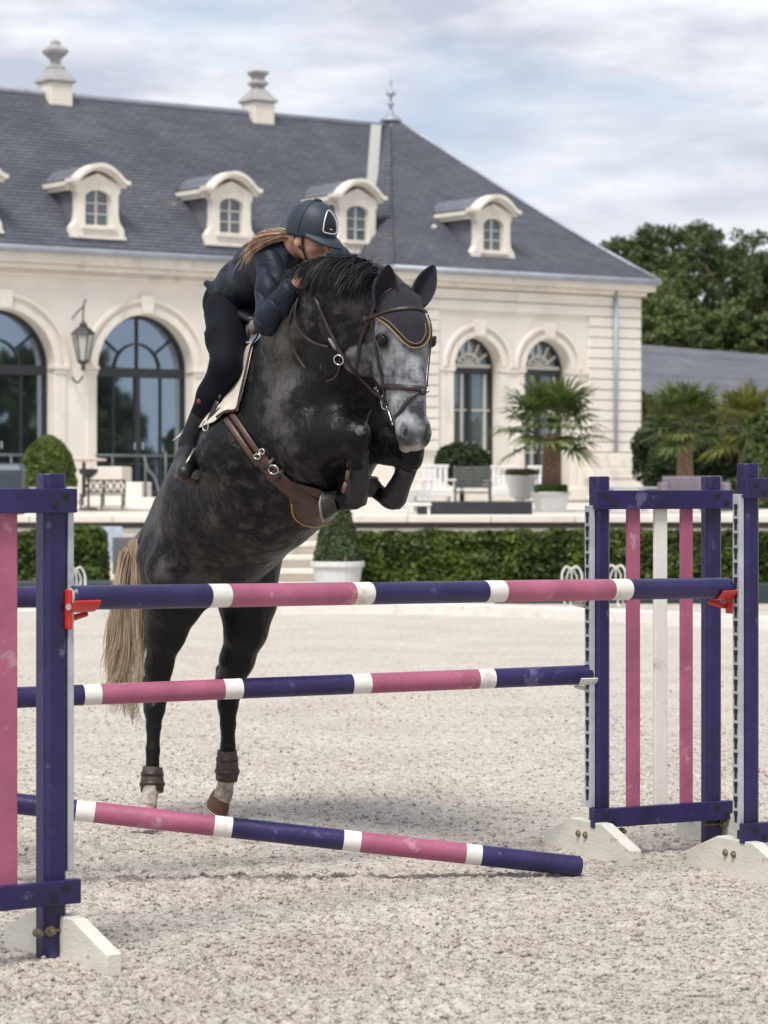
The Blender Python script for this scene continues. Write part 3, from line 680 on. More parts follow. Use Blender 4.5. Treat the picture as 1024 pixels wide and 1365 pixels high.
q = MB(); q.box(((hx0 + hx1) / 2 + .9, 36.1, .13), (hx1 - hx0 - 2, .5, .27)); tag(q.build('planter_trough', mat('dark_green_trough', (.02, .035, .04), .6), bevel=.02), 'low dark green trough along the foot of the long hedge', 'planter')
q = MB(); q.box((Xat(60, 36), 36.0, .15), (2.7, .5, .30)); tag(q.build('planter_trough', mat('dark_teal_trough', (.03, .05, .055), .6), bevel=.02), 'low dark teal trough at the foot of the shorter left hedge', 'planter')
# pots and plants
def pot(par, c, w, h, square=True):
    q = MB(); pr = [(w * .40, 0), (w * .5, h * .86), (w * .55, h * .87), (w * .55, h), (w * .47, h), (w * .46, h * .9)]
    if square: q.lathe(c, [(r * 1.414 * .93, z) for r, z in pr], 4, rz=math.pi / 4 + .25)
    else: q.lathe(c, pr, 20)
    q.build('planter_pot', M['pot'], par, bevel=.01)
    q = MB(); q.lathe(c + ZA * h * .86, [(w * .44, 0), (w * .4, .04)], 12); q.build('soil', M['bark'], par)
def shaped_plant(par, c, f, n, size, mt, seed):
    "f(theta, t) -> radius, height along the plant"
    rs = np.random.RandomState(seed); th = rs.rand(n) * 6.283; t = rs.rand(n)
    r, z = f(t); rr = r * (1 - .12 * rs.rand(n)) * (1 + .14 * (vnoise(th * 3, t * 9, seed) - .5))
    C = c + np.stack([rr * np.cos(th), rr * np.sin(th), z], 1); Nn = np.stack([np.cos(th), np.sin(th), .5 + t], 1)
    leafcloud('foliage', C, size, mt, par, Nn, seed)
c = P(450, 815, 33.6); c[2] = 0; c[1] = 36.0; c[0] = Xat(450, 36)
r = empty('cone_topiary', c, 'cone of clipped topiary in a white round pot beside the garden steps', 'topiary')
hp_ = Zat(748, 36); pot(r, c, .66, hp_, False)
def cone(t): return .31 * (1 - t) ** .75 + .03, hp_ + t * .98
q = MB(); q.lathe(c, [(.24, hp_), (.16, hp_ + .4), (.02, hp_ + .85)], 10); q.build('twigs', mat('cone_core', (.02, .03, .012), .9), r); shaped_plant(r, c, cone, 9000, .028, leaf_mat('cone_leaves', (.03, .05, .025), (.12, .17, .07), scale=5), 4)
# big round topiary left
D = 48; c = P(64, 700, D); c[2] = ZT
r = empty('dome_topiary', c, 'big domed green topiary in a square white planter, left of the lantern wall', 'topiary')
hp_ = Zat(648, D) - ZT; pot(r, c, .62, hp_)
def dome(t):
    a = t * math.pi * .62 - .12; return .50 * np.cos(a - .35) ** .8 * np.clip(1.05 - .25 * t, 0, 2), hp_ + .02 + .88 * t
def dome(t): return .52 * np.clip(1 - t ** 2.6, 0, 1) ** .55 * (1 - .12 * t), hp_ + ZT + .90 * t - ZT + ZT * 0
def dome2(t): r_, z = dome(t); return r_, z
q = MB(); q.sphere(c + ZA * (hp_ + .38), (.40, .40, .44), 12, 8); q.build('twigs', mat('dome_core', (.02, .03, .01), .9), r); shaped_plant(r, c, dome2, 16000, .03, M['topiary'], 5)
# dark round bush
D = 52; c = P(616, 640, D); c[2] = ZT
r = empty('round_bush', c, 'dark rounded bush behind the grey slatted bench', 'bush'); cc = P(616, 620, D)
rs = np.random.RandomState(8); n = 12000; d = rs.normal(size=(n, 3)); d /= np.linalg.norm(d, axis=1)[:, None]
rad = np.array([.58, .5, .45]) * (.85 + .2 * vnoise(d[:, 0] * 4 + 9, d[:, 2] * 4 + d[:, 1] * 3 + 9, 3))[:, None]
leafcloud('foliage', cc + d * rad * (1 - .12 * rs.rand(n, 1)), .035, M['bush'], r, d, 8)
q = MB(); q.sphere(cc, (.45, .38, .34), 12, 8); q.lathe(c, [(.05, 0), (.05, .3)], 6); q.build('twigs', mat('bush_core', (.01, .015, .007), .9), r)
# palms
def palm(px, D, py_base, py_top, span, label, mt, seed, nf=26, tw=.17, trough=None, scl=1.0, zb=None):
    c = P(px, py_base, D); 
    if zb is not None: c[2] = zb
    r = empty('palm_tree', c, label, 'palm', 'palms growing in front of the building'); rs = np.random.RandomState(seed)
    top = P(px, py_top, D); q = MB(); hh = top[2] - c[2]
    q.lathe(c, [(tw * (1.05 - .3 * t) * (1 + .06 * (i % 2)), hh * t) for i, t in enumerate(np.linspace(0, 1, 26))], 12); q.build('trunk', M['palmbark'], r, smooth=True)
    for k in range(nf):
        a = k * 2.399 + rs.rand() * .4; el_ = 1.35 - 1.75 * (k / nf) ** 1.1 + rs.normal() * .10; L = span * (.75 + .3 * rs.rand())
        dirh = np.array([math.cos(a), math.sin(a), 0]); st = L * .50
        pts = [top + ZA * (.05)]; v = dirh * math.cos(el_) + ZA * math.sin(el_)
        for i in range(6): v = unit(v - ZA * .055); pts.append(pts[-1] + v * st / 6)
        V = []; F = []
        for i in range(6):                          # stalk
            sd_ = unit(np.cross(v, ZA)) * .012; V += [pts[i] - sd_, pts[i] + sd_, pts[i + 1] + sd_, pts[i + 1] - sd_]; F.append(tuple(range(len(V) - 4, len(V))))
        o = pts[-1]; fw = unit(v); sd_ = unit(np.cross(fw, ZA)); up = np.cross(sd_, fw); nl = 22
        for j in range(nl):                         # fan of narrow blades that droop at the tips
            b = math.radians(-125 + 250 * j / (nl - 1)); dr = fw * math.cos(b) + sd_ * math.sin(b) + up * (.25 * math.cos(b * .7)); dr = unit(dr + rs.normal(size=3) * .05)
            ll = L * .50 * (.75 + .25 * math.cos(b * .6)); w = .022 * scl * span; wv = unit(np.cross(dr, up)) * w; p1 = o + dr * ll * .55; p2 = o + dr * ll - ZA * ll * (.12 + .18 * rs.rand())
            n0 = len(V); V += [o - wv * .3, o + wv * .3, p1 + wv, p2, p1 - wv]; F += [(n0, n0 + 1, n0 + 2, n0 + 4), (n0 + 4, n0 + 2, n0 + 3, n0 + 3)]
        me = MB(); me.v = [tuple(p) for p in V]; me.f = [f if len(set(f)) == 4 else tuple(dict.fromkeys(f)) for f in F]; me.build('frond', mt, r)
    return r
palm(735, 46, 690, 578, 1.28, 'fan palm with rough brown trunk standing in a white planter before the pavilion windows', M['palm'], 11, nf=32, zb=ZT + .25)
palm(913, 52, 665, 574, 1.25, 'fan palm right of the pavilion corner, its trunk rising between dark shrubs', M['palm'], 12, nf=34, zb=ZT)
palm(994, 56, 665, 578, 1.3, 'yellowish fan palm at the right edge, in front of the grey roofed outbuilding', M['palm2'], 13, nf=28, zb=ZT)
D = 45.8; c = P(734, 690, D); c[2] = ZT - .03
r = empty('square_planter', c, 'square white planter at the foot of the fan palm', 'planter'); pot(r, c, .55, .34)
rs = np.random.RandomState(2); n = 1500; C = c + np.stack([rs.uniform(-.27, .27, n), rs.uniform(-.27, .27, n), .33 + .12 * rs.rand(n)], 1); leafcloud('foliage', C, .03, M['topiary'], r, None, 3)
D = 47; c = P(695, 672, D); c[2] = ZT
r = empty('bowl_planter', c, 'tapered white pot with low reddish green flowers between white chairs', 'planter'); 
q = MB(); q.lathe(c, [(.14, 0), (.14, .02), (.05, .1), (.05, .16), (.19, .2), (.27, .56), (.27, .58), (.22, .58)], 16); q.build('planter_pot', M['pot'], r, smooth=False)
n = 2500; C = c + np.stack([rs.normal(size=n) * .12, rs.normal(size=n) * .12, .60 + .09 * rs.rand(n)], 1); leafcloud('foliage', C, .025, leaf_mat('flower_leaves', (.04, .06, .02), (.25, .15, .10), scale=9), r, None, 6)
# furniture on the terrace
def leg(q, a, b, r=.022): q.tube([a, b], r, n=6)
def armchair(px, D, rz, label, s=.82):
    c = P(px, 675, D); c[2] = ZT; r = empty('white_armchair', c, label, 'armchair', 'white garden armchairs', rz=rz)
    def B(nm, *bs):
        q = MB()
        for b in bs: q.box(*b)
        q.build(nm, M['chair'], r, local=True, bevel=.012)
    B('seat', ((0, 0, .40 * s), (.6 * s, .56 * s, .07)), ((0, -.26 * s, .33 * s), (.58 * s, .03, .07)))
    for k in (-1, 1):
        for j in (-1, 1): B('leg', ((k * .28 * s, j * .25 * s, .18 * s), (.05, .05, .365 * s)))
        B('armrest', ((k * .30 * s, -.02, .62 * s), (.07, .56 * s, .035)), ((k * .30 * s, -.26 * s, .52 * s), (.04, .04, .17 * s)))
    for i in range(5): B('backrest_slat', ((-.22 * s + i * .11 * s, .27 * s, .66 * s), (.085 * s, .03, .46 * s)))
    B('top_rail', ((0, .272 * s, .905 * s), (.58 * s, .045, .05)))
    return r
armchair(583, 45, .15, 'white garden armchair left of the grey slatted bench')
armchair(548, 44, .6, 'white garden armchair half hidden behind the horse hooves')
armchair(670, 48, -.15, 'white garden armchair immediately right of the grey slatted bench')
armchair(716, 49, -.3, 'white garden armchair behind the trunk of the planted fan palm')
c = P(555, 690, 41.5); c[2] = ZT - .02
r = empty('low_stool', c, 'low white stool at the left end of the dark platform', 'stool'); q = MB(); q.box(c + ZA * .16, (.46, .40, .05)); q.build('seat', M['chair'], r, bevel=.01)
for a in (-1, 1):
    for b in (-1, 1): q = MB(); q.box(c + (a * .19, b * .15, .065), (.04, .04, .13)); q.build('leg', M['chair'], r)
D = 45; c = P(630, 673, D); c[2] = ZT
r = empty('slatted_bench', c, 'dark grey slatted garden bench in front of the round bush', 'bench')
for i in range(6): q = MB(); q.box(c + (0, .22, .40 + i * .062), (.60, .02, .05)); q.build('backrest_slat', M['greywood'], r)
for i in range(4): q = MB(); q.box(c + (0, -.18 + i * .11, .30), (.58, .095, .025)); q.build('seat_slat', M['greywood'], r)
for k in (-1, 1):
    q = MB(); q.box(c + (k * .29, .22, .37), (.04, .04, .76)); q.box(c + (k * .29, -.2, .22), (.04, .04, .45)); q.box(c + (k * .29, 0, .46), (.05, .46, .03)); q.build('side_frame', M['greywood'], r)
c = P(633, 684, 42.6); q = MB(); q.box((c[0], 42.9, ZT + .07), (153 * 42.6 / 3600, .7, .20)); tag(q.build('dark_platform', M['dark'], bevel=.01), 'long low dark platform on the terrace in front of the white armchairs', 'platform')
# left of the rider: bench, bins, table, steps, railings
c = P(137, 686, 47); c[2] = ZT
r = empty('iron_bench', c, 'ornate black iron bench below the wall lantern, right of the domed topiary', 'bench')
for k in (-1, 0, 1):
    q = MB(); q.tube([c + (k * .36, .16, 0), c + (k * .37, .2, .50)], .018, n=6); q.tube([c + (k * .36, -.2, 0), c + (k * .36, -.2, .24), c + (k * .36, .18, .25)], .018, n=6); q.build('bench_frame', M['iron'], r, smooth=True)
q = MB()
for z in (.30, .5): q.tube([c + (-.37, .19, z), c + (.37, .19, z)], .016, n=6)
for i in range(6):
    x = -.36 + i * .12; q.tube([c + (x, .19, .3), c + (x + .12, .19, .5)], .011, n=5); q.tube([c + (x + .12, .19, .3), c + (x, .19, .5)], .011, n=5)
q.build('scroll_back', M['iron'], r, smooth=True)
for i in range(4): q = MB(); q.box(c + (0, -.2 + i * .11, .26), (.74, .06, .02)); q.build('seat_slat', M['iron'], r)
c = P(118, 686, 46.2); c[2] = ZT
r = empty('brazier', c, 'black bowl brazier on a thin stand beside the iron bench', 'brazier')
q = MB(); q.lathe(c, [(.17, 0), (.15, .03), (.02, .05), (.02, .52), (.07, .56), (.15, .62), (.17, .70), (.14, .70), (.1, .64)], 14); q.build('bowl', M['iron'], r, smooth=False)
c = P(112, 640, 52); c[2] = ZT
r = empty('cafe_table', c, 'round pale table with a pinkish cloth top below the lantern', 'table')
q = MB(); q.lathe(c + ZA * .86, [(.02, 0), (.42, .0), (.45, .03), (.40, .05), (.1, .07)], 20); q.build('table_top', mat('pink_cloth', (.55, .42, .38), .8, var=.2), r, smooth=False)
q = MB(); q.lathe(c, [(.22, 0), (.2, .04), (.04, .08), (.035, .85)], 10); q.build('pedestal', M['iron'], r)
ss = empty('door_steps', P(170, 670, 53), 'pale stone steps with side blocks leading up to the glazed doors behind the iron bench', 'steps')
for (a, b_, t, bt, D) in ((126, 163, 622, 668, 53), (160, 190, 643, 668, 51), (100, 205, 664, 676, 49), (95, 215, 674, 690, 47)):
    A = P(a, t, D); B = P(b_, bt, D); q = MB(); z0 = ZT - .02; q.box(((A[0] + B[0]) / 2, D + 1.0, (A[2] + z0) / 2), (B[0] - A[0], 2.0, A[2] - z0)); q.build('stone_block', M['stone2'], ss, bevel=.02)
M['rail'] = mat('grey_rail', (.11, .12, .13), .5, metal=.3)
r = empty('stair_railing', P(205, 660, 50.5), 'grey metal stair railing beside the glazed doors left of the horse', 'railing')
q = MB(); q.tube(smooth_path([P(192, 607, 51), P(197, 625, 50.8), P(206, 636, 50.5), P(212, 656, 50)], 5), .028, n=6); q.build('handrail', M['rail'], r, smooth=True)
for x, t in ((194, 610), (221, 602)): q = MB(); a = P(x, t, 51); b_ = a.copy(); b_[2] = ZT; q.tube([b_, a], .026, n=6); q.build('baluster', M['rail'], r, smooth=True)
r = empty('window_guard_rail', P(60, 607, 54), 'thin grey guard rail running in front of the tall arched windows at left', 'railing')
q = MB(); q.tube([P(-60, 606, 54), P(72, 607, 54.5)], .03, n=6); q.tube([P(128, 607, 56), P(250, 608, 57.5)], .03, n=6); q.build('handrail', M['rail'], r, smooth=True)
for x, D in ((-20, 54), (15, 54), (48, 54.3), (150, 56.4), (240, 57.3)):
    a = P(x, 607, D); b_ = a.copy(); b_[2] = ZT; q = MB(); q.tube([b_, a], .025, n=6); q.build('baluster', M['rail'], r, smooth=True)
D = 41; c = P(12, 712, D); c[2] = ZT
r = empty('refuse_bin', c, 'dark blue grey bin with rounded lid at the far left edge of the terrace', 'bin')
q = MB(); q.box(c + (0, 0, .32), (.42, .5, .66), taper=1.06); q.build('body', mat('bin_plastic', (.035, .05, .065), .5), r, bevel=.02); q = MB(); q.box(c + (0, 0, .70), (.50, .56, .12), taper=.8); q.build('lid', mat('bin_lid', (.05, .075, .10), .45), r, bevel=.03)
# board and grey box by the left hedge
c = P(158, 745, 38.4); c[2] = 0
r = empty('notice_board', c, 'pale bluish notice board standing by the end of the left hedge', 'board')
q = MB(); a, b_ = P(118, 703, 38.4), P(152, 748, 38.4); q.box(((a[0] + b_[0]) / 2 + .1, 38.4, (a[2] + b_[2]) / 2), (.40, .03, .5)); q.build('panel', mat('board_print', (.50, .56, .66), .6, var=.25, vscale=25), r, bevel=.005)
q = MB(); q.box(((a[0] + b_[0]) / 2 + .1, 38.43, .26), (.05, .03, .56)); q.build('post', M['steel'], r)
q = MB(); a, b_ = P(152, 716, 38), P(177, 765, 38); q.box(((a[0] + b_[0]) / 2, 38, b_[2] / 2 + a[2] / 2), (b_[0] - a[0], .4, a[2] - b_[2])); q.box(((a[0] + b_[0]) / 2, 38, b_[2] / 2), (.2, .3, b_[2])); tag(q.build('grey_cabinet', mat('grey_cabinet', (.14, .14, .155), .6), bevel=.01), 'dark grey cabinet beside the pale notice board, behind the horse tail', 'cabinet')
# cast iron white chairs at the arena edge
def iron_chair(px, D, rz, label, py=822):
    c = P(px, py, D); c[2] = 0; r = empty('cast_iron_chair', c, label, 'chair', 'white cast iron garden chairs', rz=rz); r.scale = (.62,) * 3
    q = MB(); q.lathe((0, 0, .42), [(.21, 0), (.23, .02), (.21, .04)], 14); q.build('seat', M['chair'], r, local=True)
    q = MB(); pts = smooth_path([(-.2, .2, .42), (-.22, .24, .7), (-.12, .26, .86), (0, .27, .82), (.12, .26, .86), (.22, .24, .7), (.2, .2, .42)], 4); q.tube(pts, .022, n=6)
    for k in (-1, 0, 1): q.tube(smooth_path([(k * .05, .21, .44), (k * .12, .24, .62), (k * .04, .26, .80)], 4), .014, n=5)
    q.build('backrest', M['chair'], r, local=True, smooth=True)
    for a in range(4):
        x, y = .17 * (1 if a & 1 else -1), .16 * (1 if a & 2 else -1); q = MB(); q.tube(smooth_path([(x, y, .42), (x * 1.25, y * 1.25, .25), (x * 1.05, y * 1.05, .1), (x * 1.45, y * 1.45, 0)], 4), .018, n=6); q.build('leg', M['chair'], r, local=True, smooth=True)
    return r
iron_chair(768, 34.4, .3, 'white cast iron chair behind the near post of the striped jump panel')
iron_chair(816, 34.9, -.4, 'white cast iron chair behind the leftmost pink plank of the jump panel')
iron_chair(112, 34.2, .8, 'white cast iron chair low behind the red cup of the left jump stand', 826)
# outbuilding at right
ob = empty('outbuilding', P(1000, 600, 75), 'low outbuilding with a long grey slate roof and dark open front behind the palms', 'building')
D = 78
def OB(px, py, d): return P(px, py, d)
a, b_, c_, d_ = P(830, 531, 74), P(1330, 545, 74), P(1330, 498, 80), P(800, 455, 80)
roof_face('roof', a, b_, c_, d_, ob, row=.2)
a2, b2, c2, d2 = P(830, 531, 86) + (0, 0, .3), P(1330, 545, 86), c_, d_
q = MB(); q.add([c_, d_, a2, b2], [(0, 1, 2, 3)]); q.build('rear_roof', M['zinc'], ob)
q = MB(); q.tube([a + (0, -.1, -.02), b_ + (0, -.1, -.02)], .09, n=8); q.build('gutter', M['zinc'], ob, smooth=True)
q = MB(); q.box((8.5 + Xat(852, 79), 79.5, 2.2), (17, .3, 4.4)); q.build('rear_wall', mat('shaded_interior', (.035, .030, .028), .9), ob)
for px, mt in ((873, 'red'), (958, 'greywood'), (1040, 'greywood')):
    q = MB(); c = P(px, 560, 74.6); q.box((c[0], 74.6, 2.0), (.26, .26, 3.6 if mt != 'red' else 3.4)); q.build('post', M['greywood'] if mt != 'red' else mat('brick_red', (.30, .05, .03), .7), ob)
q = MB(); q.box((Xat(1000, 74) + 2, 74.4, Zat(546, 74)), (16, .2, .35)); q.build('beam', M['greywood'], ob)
# shrubs below the palms
def shrub(px, py, D, rx, rz_, label, mt, seed, n=9000):
    c = P(px, py, D); b0 = c.copy(); b0[2] = ZT; r = empty('garden_shrub', b0, label, 'shrub', 'shrubs around the palms'); rs = np.random.RandomState(seed)
    d = rs.normal(size=(n, 3)); d /= np.linalg.norm(d, axis=1)[:, None]; w = .7 + .55 * vnoise(d[:, 0] * 3 + 9, d[:, 2] * 3 + d[:, 1] * 2 + 9, seed)
    C = c + d * np.array([rx, rx * .8, rz_]) * (w * (1 - .35 * rs.rand(n) ** 2))[:, None]; leafcloud('foliage', C, .05, mt, r, d, seed)
    q = MB(); q.sphere(c, (rx * .62, rx * .5, rz_ * .62), 10, 7); q.tube([b0, c], .05, n=6); q.build('stems', mat('shrub_core', (.01, .016, .006), .9), r)
shrub(885, 610, 57, .75, .85, 'dark leafy shrub hard against the pavilion corner', M['bush'], 21)
shrub(950, 615, 58, .8, .9, 'dark leafy shrub between the two right hand palms', M['bush'], 22)
shrub(1020, 600, 54, .6, .75, 'light green shrub at the right edge beside the yellowish palm', M['tree2'], 23)
shrub(965, 668, 47, .40, .36, 'light green shrub low behind the purple panel, right of the dark post', M['tree2'], 24, 5000)
shrub(1010, 655, 50, .45, .55, 'mid green shrub behind the tall right jump post', M['tree'], 25, 6000)
shrub(862, 590, 66, .5, 1.2, 'yellow green shrub rising beside the outbuilding post', M['palm2'], 26, 6000)
# garden table right of pavilion
c = P(835, 690, 44); c[2] = ZT
r = empty('garden_table', c, 'grey metal garden table seen through the purple jump panel', 'table')
q = MB(); q.lathe(c + ZA * .36, [(.5, 0), (.52, .02), (.5, .04)], 20); q.build('table_top', M['zinc'], r)
for k in range(4):
    a = math.pi / 4 + k * math.pi / 2; q = MB(); q.tube([c + (.35 * math.cos(a), .35 * math.sin(a), .36), c + (.42 * math.cos(a), .42 * math.sin(a), 0)], .018, n=6); q.build('leg', M['zinc'], r)
c = P(925, 690, 45); c[2] = ZT; r = empty('wicker_sofa', c, 'grey mauve outdoor sofa seen between the planks of the jump panel', 'sofa')
sm = mat('mauve_wicker', (.20, .17, .20), .8, var=.2, vscale=20)
for nm, b in (('seat', ((0, 0, .18), (1.0, .6, .30))), ('backrest', ((0, .28, .36), (1.0, .14, .42))), ('armrest', ((-.52, 0, .25), (.12, .6, .44))), ('armrest', ((.52, 0, .25), (.12, .6, .44)))):
    q = MB(); q.box(c + np.array(b[0]), b[1]); q.build(nm, sm, r, bevel=.03)
# trees
def tree(name, x, y, h, cr, label, mt, seed, n, low=.25, group='trees behind the outbuilding', leaf=.095):
    r = empty(name, (x, y, 0), label, 'tree', group); rs = np.random.RandomState(seed)
    q = MB(); q.tube([(x, y, 0), (x + .2, y, h * .35), (x, y + .2, h * .6), (x + .1, y, h * .85)], [.45, .33, .22, .06], n=8)
    nb = 64; B = []
    for i in range(nb):
        a = i * 2.399; t = low + (1 - low) * ((i + .5) / nb); rr = cr * math.sin(math.pi * min(1, (t - low) / (1 - low) * .86 + .14)) ** .6 * (.55 + .5 * rs.rand())
        e_ = np.array([x + rr * math.cos(a), y + rr * math.sin(a), h * t * .95 + rs.normal() * .3]); B.append(e_)
        s_ = np.array([x, y, h * (t * .65 + .05)]); q.tube([s_, (s_ + e_) / 2 + (0, 0, .3), e_], [.12, .07, .02], n=5)
    q.build('trunk', M['bark'], r, smooth=True)
    B = np.array(B); k = rs.randint(0, nb, n); sz = (.15 + .08 * rs.rand(nb))[k] * cr; d = rs.normal(size=(n, 3)); d /= np.linalg.norm(d, axis=1)[:, None]
    sub = rs.normal(size=(nb, 9, 3)); sub /= np.linalg.norm(sub, axis=2)[..., None]; j = rs.randint(0, 9, n)
    C = B[k] + sub[k, j] * (sz * .8)[:, None] + d * (sz * .42 * (rs.rand(n) ** .4))[:, None] * (1, 1, .7)
    leafcloud('crown', C, leaf, mt, r, d + (0, 0, .4), seed); return r
for i, (px, pt, D, crn, mt, lab) in enumerate(((838, 306, 112, 5.0, 'tree', 'tall airy dark green tree nearest the pavilion roof, with gaps in its top'),
        (915, 292, 118, 5.6, 'tree', 'tallest dark green tree, broad crown in the middle of the wood behind the outbuilding'), (1003, 322, 114, 6.0, 'tree', 'dark green tree at the right edge of the wood with a dip beside it'),
        (880, 385, 100, 4.2, 'tree2', 'lighter green rounded tree low in front of the tall trees, by the pavilion corner'), (955, 410, 98, 4.2, 'tree2', 'mid green round tree low in front, above the outbuilding roof'),
        (1060, 330, 116, 4.6, 'tree', 'dark tree cut by the right edge of the photograph'), (1025, 420, 96, 3.0, 'tree2', 'low bushy tree at the right edge above the outbuilding ridge'), (770, 420, 108, 4.0, 'tree', 'dark tree mostly hidden by the pavilion roof'))):
    tree('broadleaf_tree', Xat(px, D), D, Zat(pt, D), crn, lab, M[mt], 40 + i, 52000, low=.12)
TL = ['nearest the camera', 'second from the camera', 'third from the camera', 'fourth from the camera', 'fifth from the camera', 'fifth from the far end', 'fourth from the far end', 'third from the far end', 'second from the far end', 'at the far end of its row']
for i in range(10):
    tree('broadleaf_tree', -6 + 0 * i + 24 + i * 1.5 + 18 * (i % 2), -8 + i * 6, 4.2 + 1.1 * (i % 3), 3.4, 'garden tree beyond the right side of the arena, ' + TL[i], M['tree'], 60 + i, 2600, low=.05, group='trees beyond the right side of the arena', leaf=.38)
# ================================================================== JUMP
GRP_P = 'striped jump poles'
def wing(px, D, ang, top, out, label, planks, width, spec, rail_top, rail_bot, second=True, foot2=True):
    "post at photo column px, distance D; the panel runs in direction ang (radians from +X)"
    x = Xat(px, D); r = empty('jump_wing', (x, D, 0), label, 'jump stand', 'indigo jump stands'); d = np.array([math.cos(ang), math.sin(ang), 0]); w = np.array([-d[1], d[0], 0])
    f = w if w[1] < 0 else -w           # towards the camera
    R = np.stack([d, w, ZA], 1); o = np.array([x, D, 0.])
    s = .047 if px < 200 else .042
    q = MB(); ch = .018; oct_ = [(-s + ch, -s), (s - ch, -s), (s, -s + ch), (s, s - ch), (s - ch, s), (-s + ch, s), (-s, s - ch), (-s, -s + ch)]
    def post(off):
        q = MB(); a = s * .96; pr = [(p * .96, q_ * .96) for p, q_ in oct_]
        q.prism(pr, o + d * off, d, w, ZA, .0, top); q.build('post', M['blue'], r, bevel=.004)
    post(0)
    if second: post(width)
    # steel track with keyhole slots on the outer side of the first post
    t0 = o - d * (s + .014) + f * .010
    q = MB(); q.box(t0 + ZA * ((top - .13 + spec) / 2), (.024, .052, top - .13 - spec), R); q.build('steel_track', M['steel'], r, bevel=.003)
    q = MB(); z = spec + .05
    while z < top - .17:
        c0 = t0 - d * .0130; c1 = t0 + f * .0358
        q.box(c0 + ZA * z, (.003, .016, .036), R); q.box(c0 + ZA * (z + .020), (.0031, .025, .020), R)
        z += .062
    tag(q.build('keyhole_slots', M['darkhole'], r), kind='stuff')
    for z in (rail_top, rail_bot):
        a, b = (-.06 if z == rail_top else -.075), width + .07
        q = MB(); q.box(o + d * ((a + b) / 2) + f * (s + .019) + ZA * z, (b - a, .036, .085), R); rl = q.build('rail', M['blue'], r, bevel=.004)
        for u_, dz in ((-.012, .016), (.03, -.016), (width - .02, .016), (width + .03, -.016)):
            if u_ > .2 and not second: continue
            q = MB(); q.lathe(o + d * u_ + f * (s + .0372) + ZA * (z + dz), [(.013, 0), (.013, .003), (.007, .004)], 10, ax=np.stack([d, -ZA, f], 1)); q.build('bolt', M['darkhole'], rl)
    for u_, mt, th in planks:
        q = MB(); q.box(o + d * u_ + f * (s - .006) + ZA * ((rail_top + rail_bot) / 2), (th, .022, rail_top - rail_bot + .06), R); q.build('plank', M[mt], r, bevel=.004)
    for off, on in ((0, True), (width, foot2)):
        if not on: continue
        L = .37; H = .170; c = o + d * off - d * (.04 if off == 0 else -.082)
        pl = [(-L, 0), (L, 0), (L, .080), (.13, H), (-.13, H), (-L, .080)]
        q = MB(); q.prism(pl, c - ZA * .022, f, ZA, d, -.030, .030); ft = q.build('foot_board', M['foot'], r, bevel=.004)
        q = MB()
        for k in (-.06, .0): q.lathe(c + f * (k) + ZA * .085 - d * .0322, [(.016, 0), (.016, .004), (.009, .012), (.006, .012)], 8, ax=np.stack([f, ZA, -d], 1))
        q.build('bolt_head', M['brass'], ft)
        q = MB(); bc = o + d * off + f * (s + .001) + ZA * .10; q.tube([bc - d * .06, bc + d * .05 + f * .002], .006, n=6); q.lathe(bc + d * .03 - f * .001, [(.019, 0), (.019, .010), (.011, .011), (.011, .028), (.006, .03)], 8, ax=np.stack([d, ZA, f], 1)); q.lathe(bc + d * .085, [(.016, 0), (.016, .018), (.009, .019), (.009, .04)], 8, ax=np.stack([d, ZA, f], 1)); q.build('wing_bolt', M['brass'], r)
    return r, o, d, f
DL, DR, DM = 9.5, 11.5, 12.12
A38 = math.radians(180 + 36)
WL = wing(68, DL, A38, 1.70, 1, 'nearest indigo jump stand at the left edge, its pink plank cut by the frame', [(.205, 'pink', .092), (.46, 'white', .07)], .72, .30, 1.605, .225 + .01)
WM = wing(799, DM, math.radians(27), 1.69, 1, 'indigo jump stand with two pink planks and one white plank between its posts', [(.155, 'pink', .066), (.30, 'white', .066), (.44, 'pink', .062)], .60, .21, 1.585, .165)
WR = wing(997, DR, math.radians(27), 1.745, 1, 'indigo jump stand with steel keyhole track at the right edge of the photograph', [(.2, 'pink', .066), (.35, 'white', .066)], .60, .19, 1.64, .18)
WB = wing(-60, 11.4, math.radians(180 + 20), 1.69, 1, 'indigo jump stand just beyond the left edge, holding the rear poles', [(.2, 'pink', .066), (.35, 'white', .066)], .60, .21, 1.585, .165)
def pole(a, b, label, cuts, r=.0435, lie=False):
    "cuts = fractions where the colour changes; colours run blue white pink white blue white pink white blue"
    a, b = np.array(a, float), np.array(b, float); ro = empty('jump_pole', (a + b) / 2, label, 'pole', GRP_P); cols = ['blue', 'white', 'pink', 'white', 'blue', 'white', 'pink', 'white', 'blue']
    cuts = [0] + cuts + [1]; ax = unit(b - a); 
    for i, c in enumerate(cols):
        p, q_ = a + (b - a) * cuts[i], a + (b - a) * cuts[i + 1]; m = MB(); L = np.linalg.norm(q_ - p); nseg = max(1, int(L / .04))
        ch = .012; pts, rad = [p], [r]
        if i == 0: pts, rad = [p, p + ax * ch], [r - ch * .8, r]
        pts.append(q_ - ax * ch if i == 8 else q_); rad.append(r)
        if i == 8: pts.append(q_); rad.append(r - ch * .8)
        m.tube(pts, [x * (1 + .0) for x in rad], n=28); m.build('painted_band', M[c], ro, auto=True)
    return ro
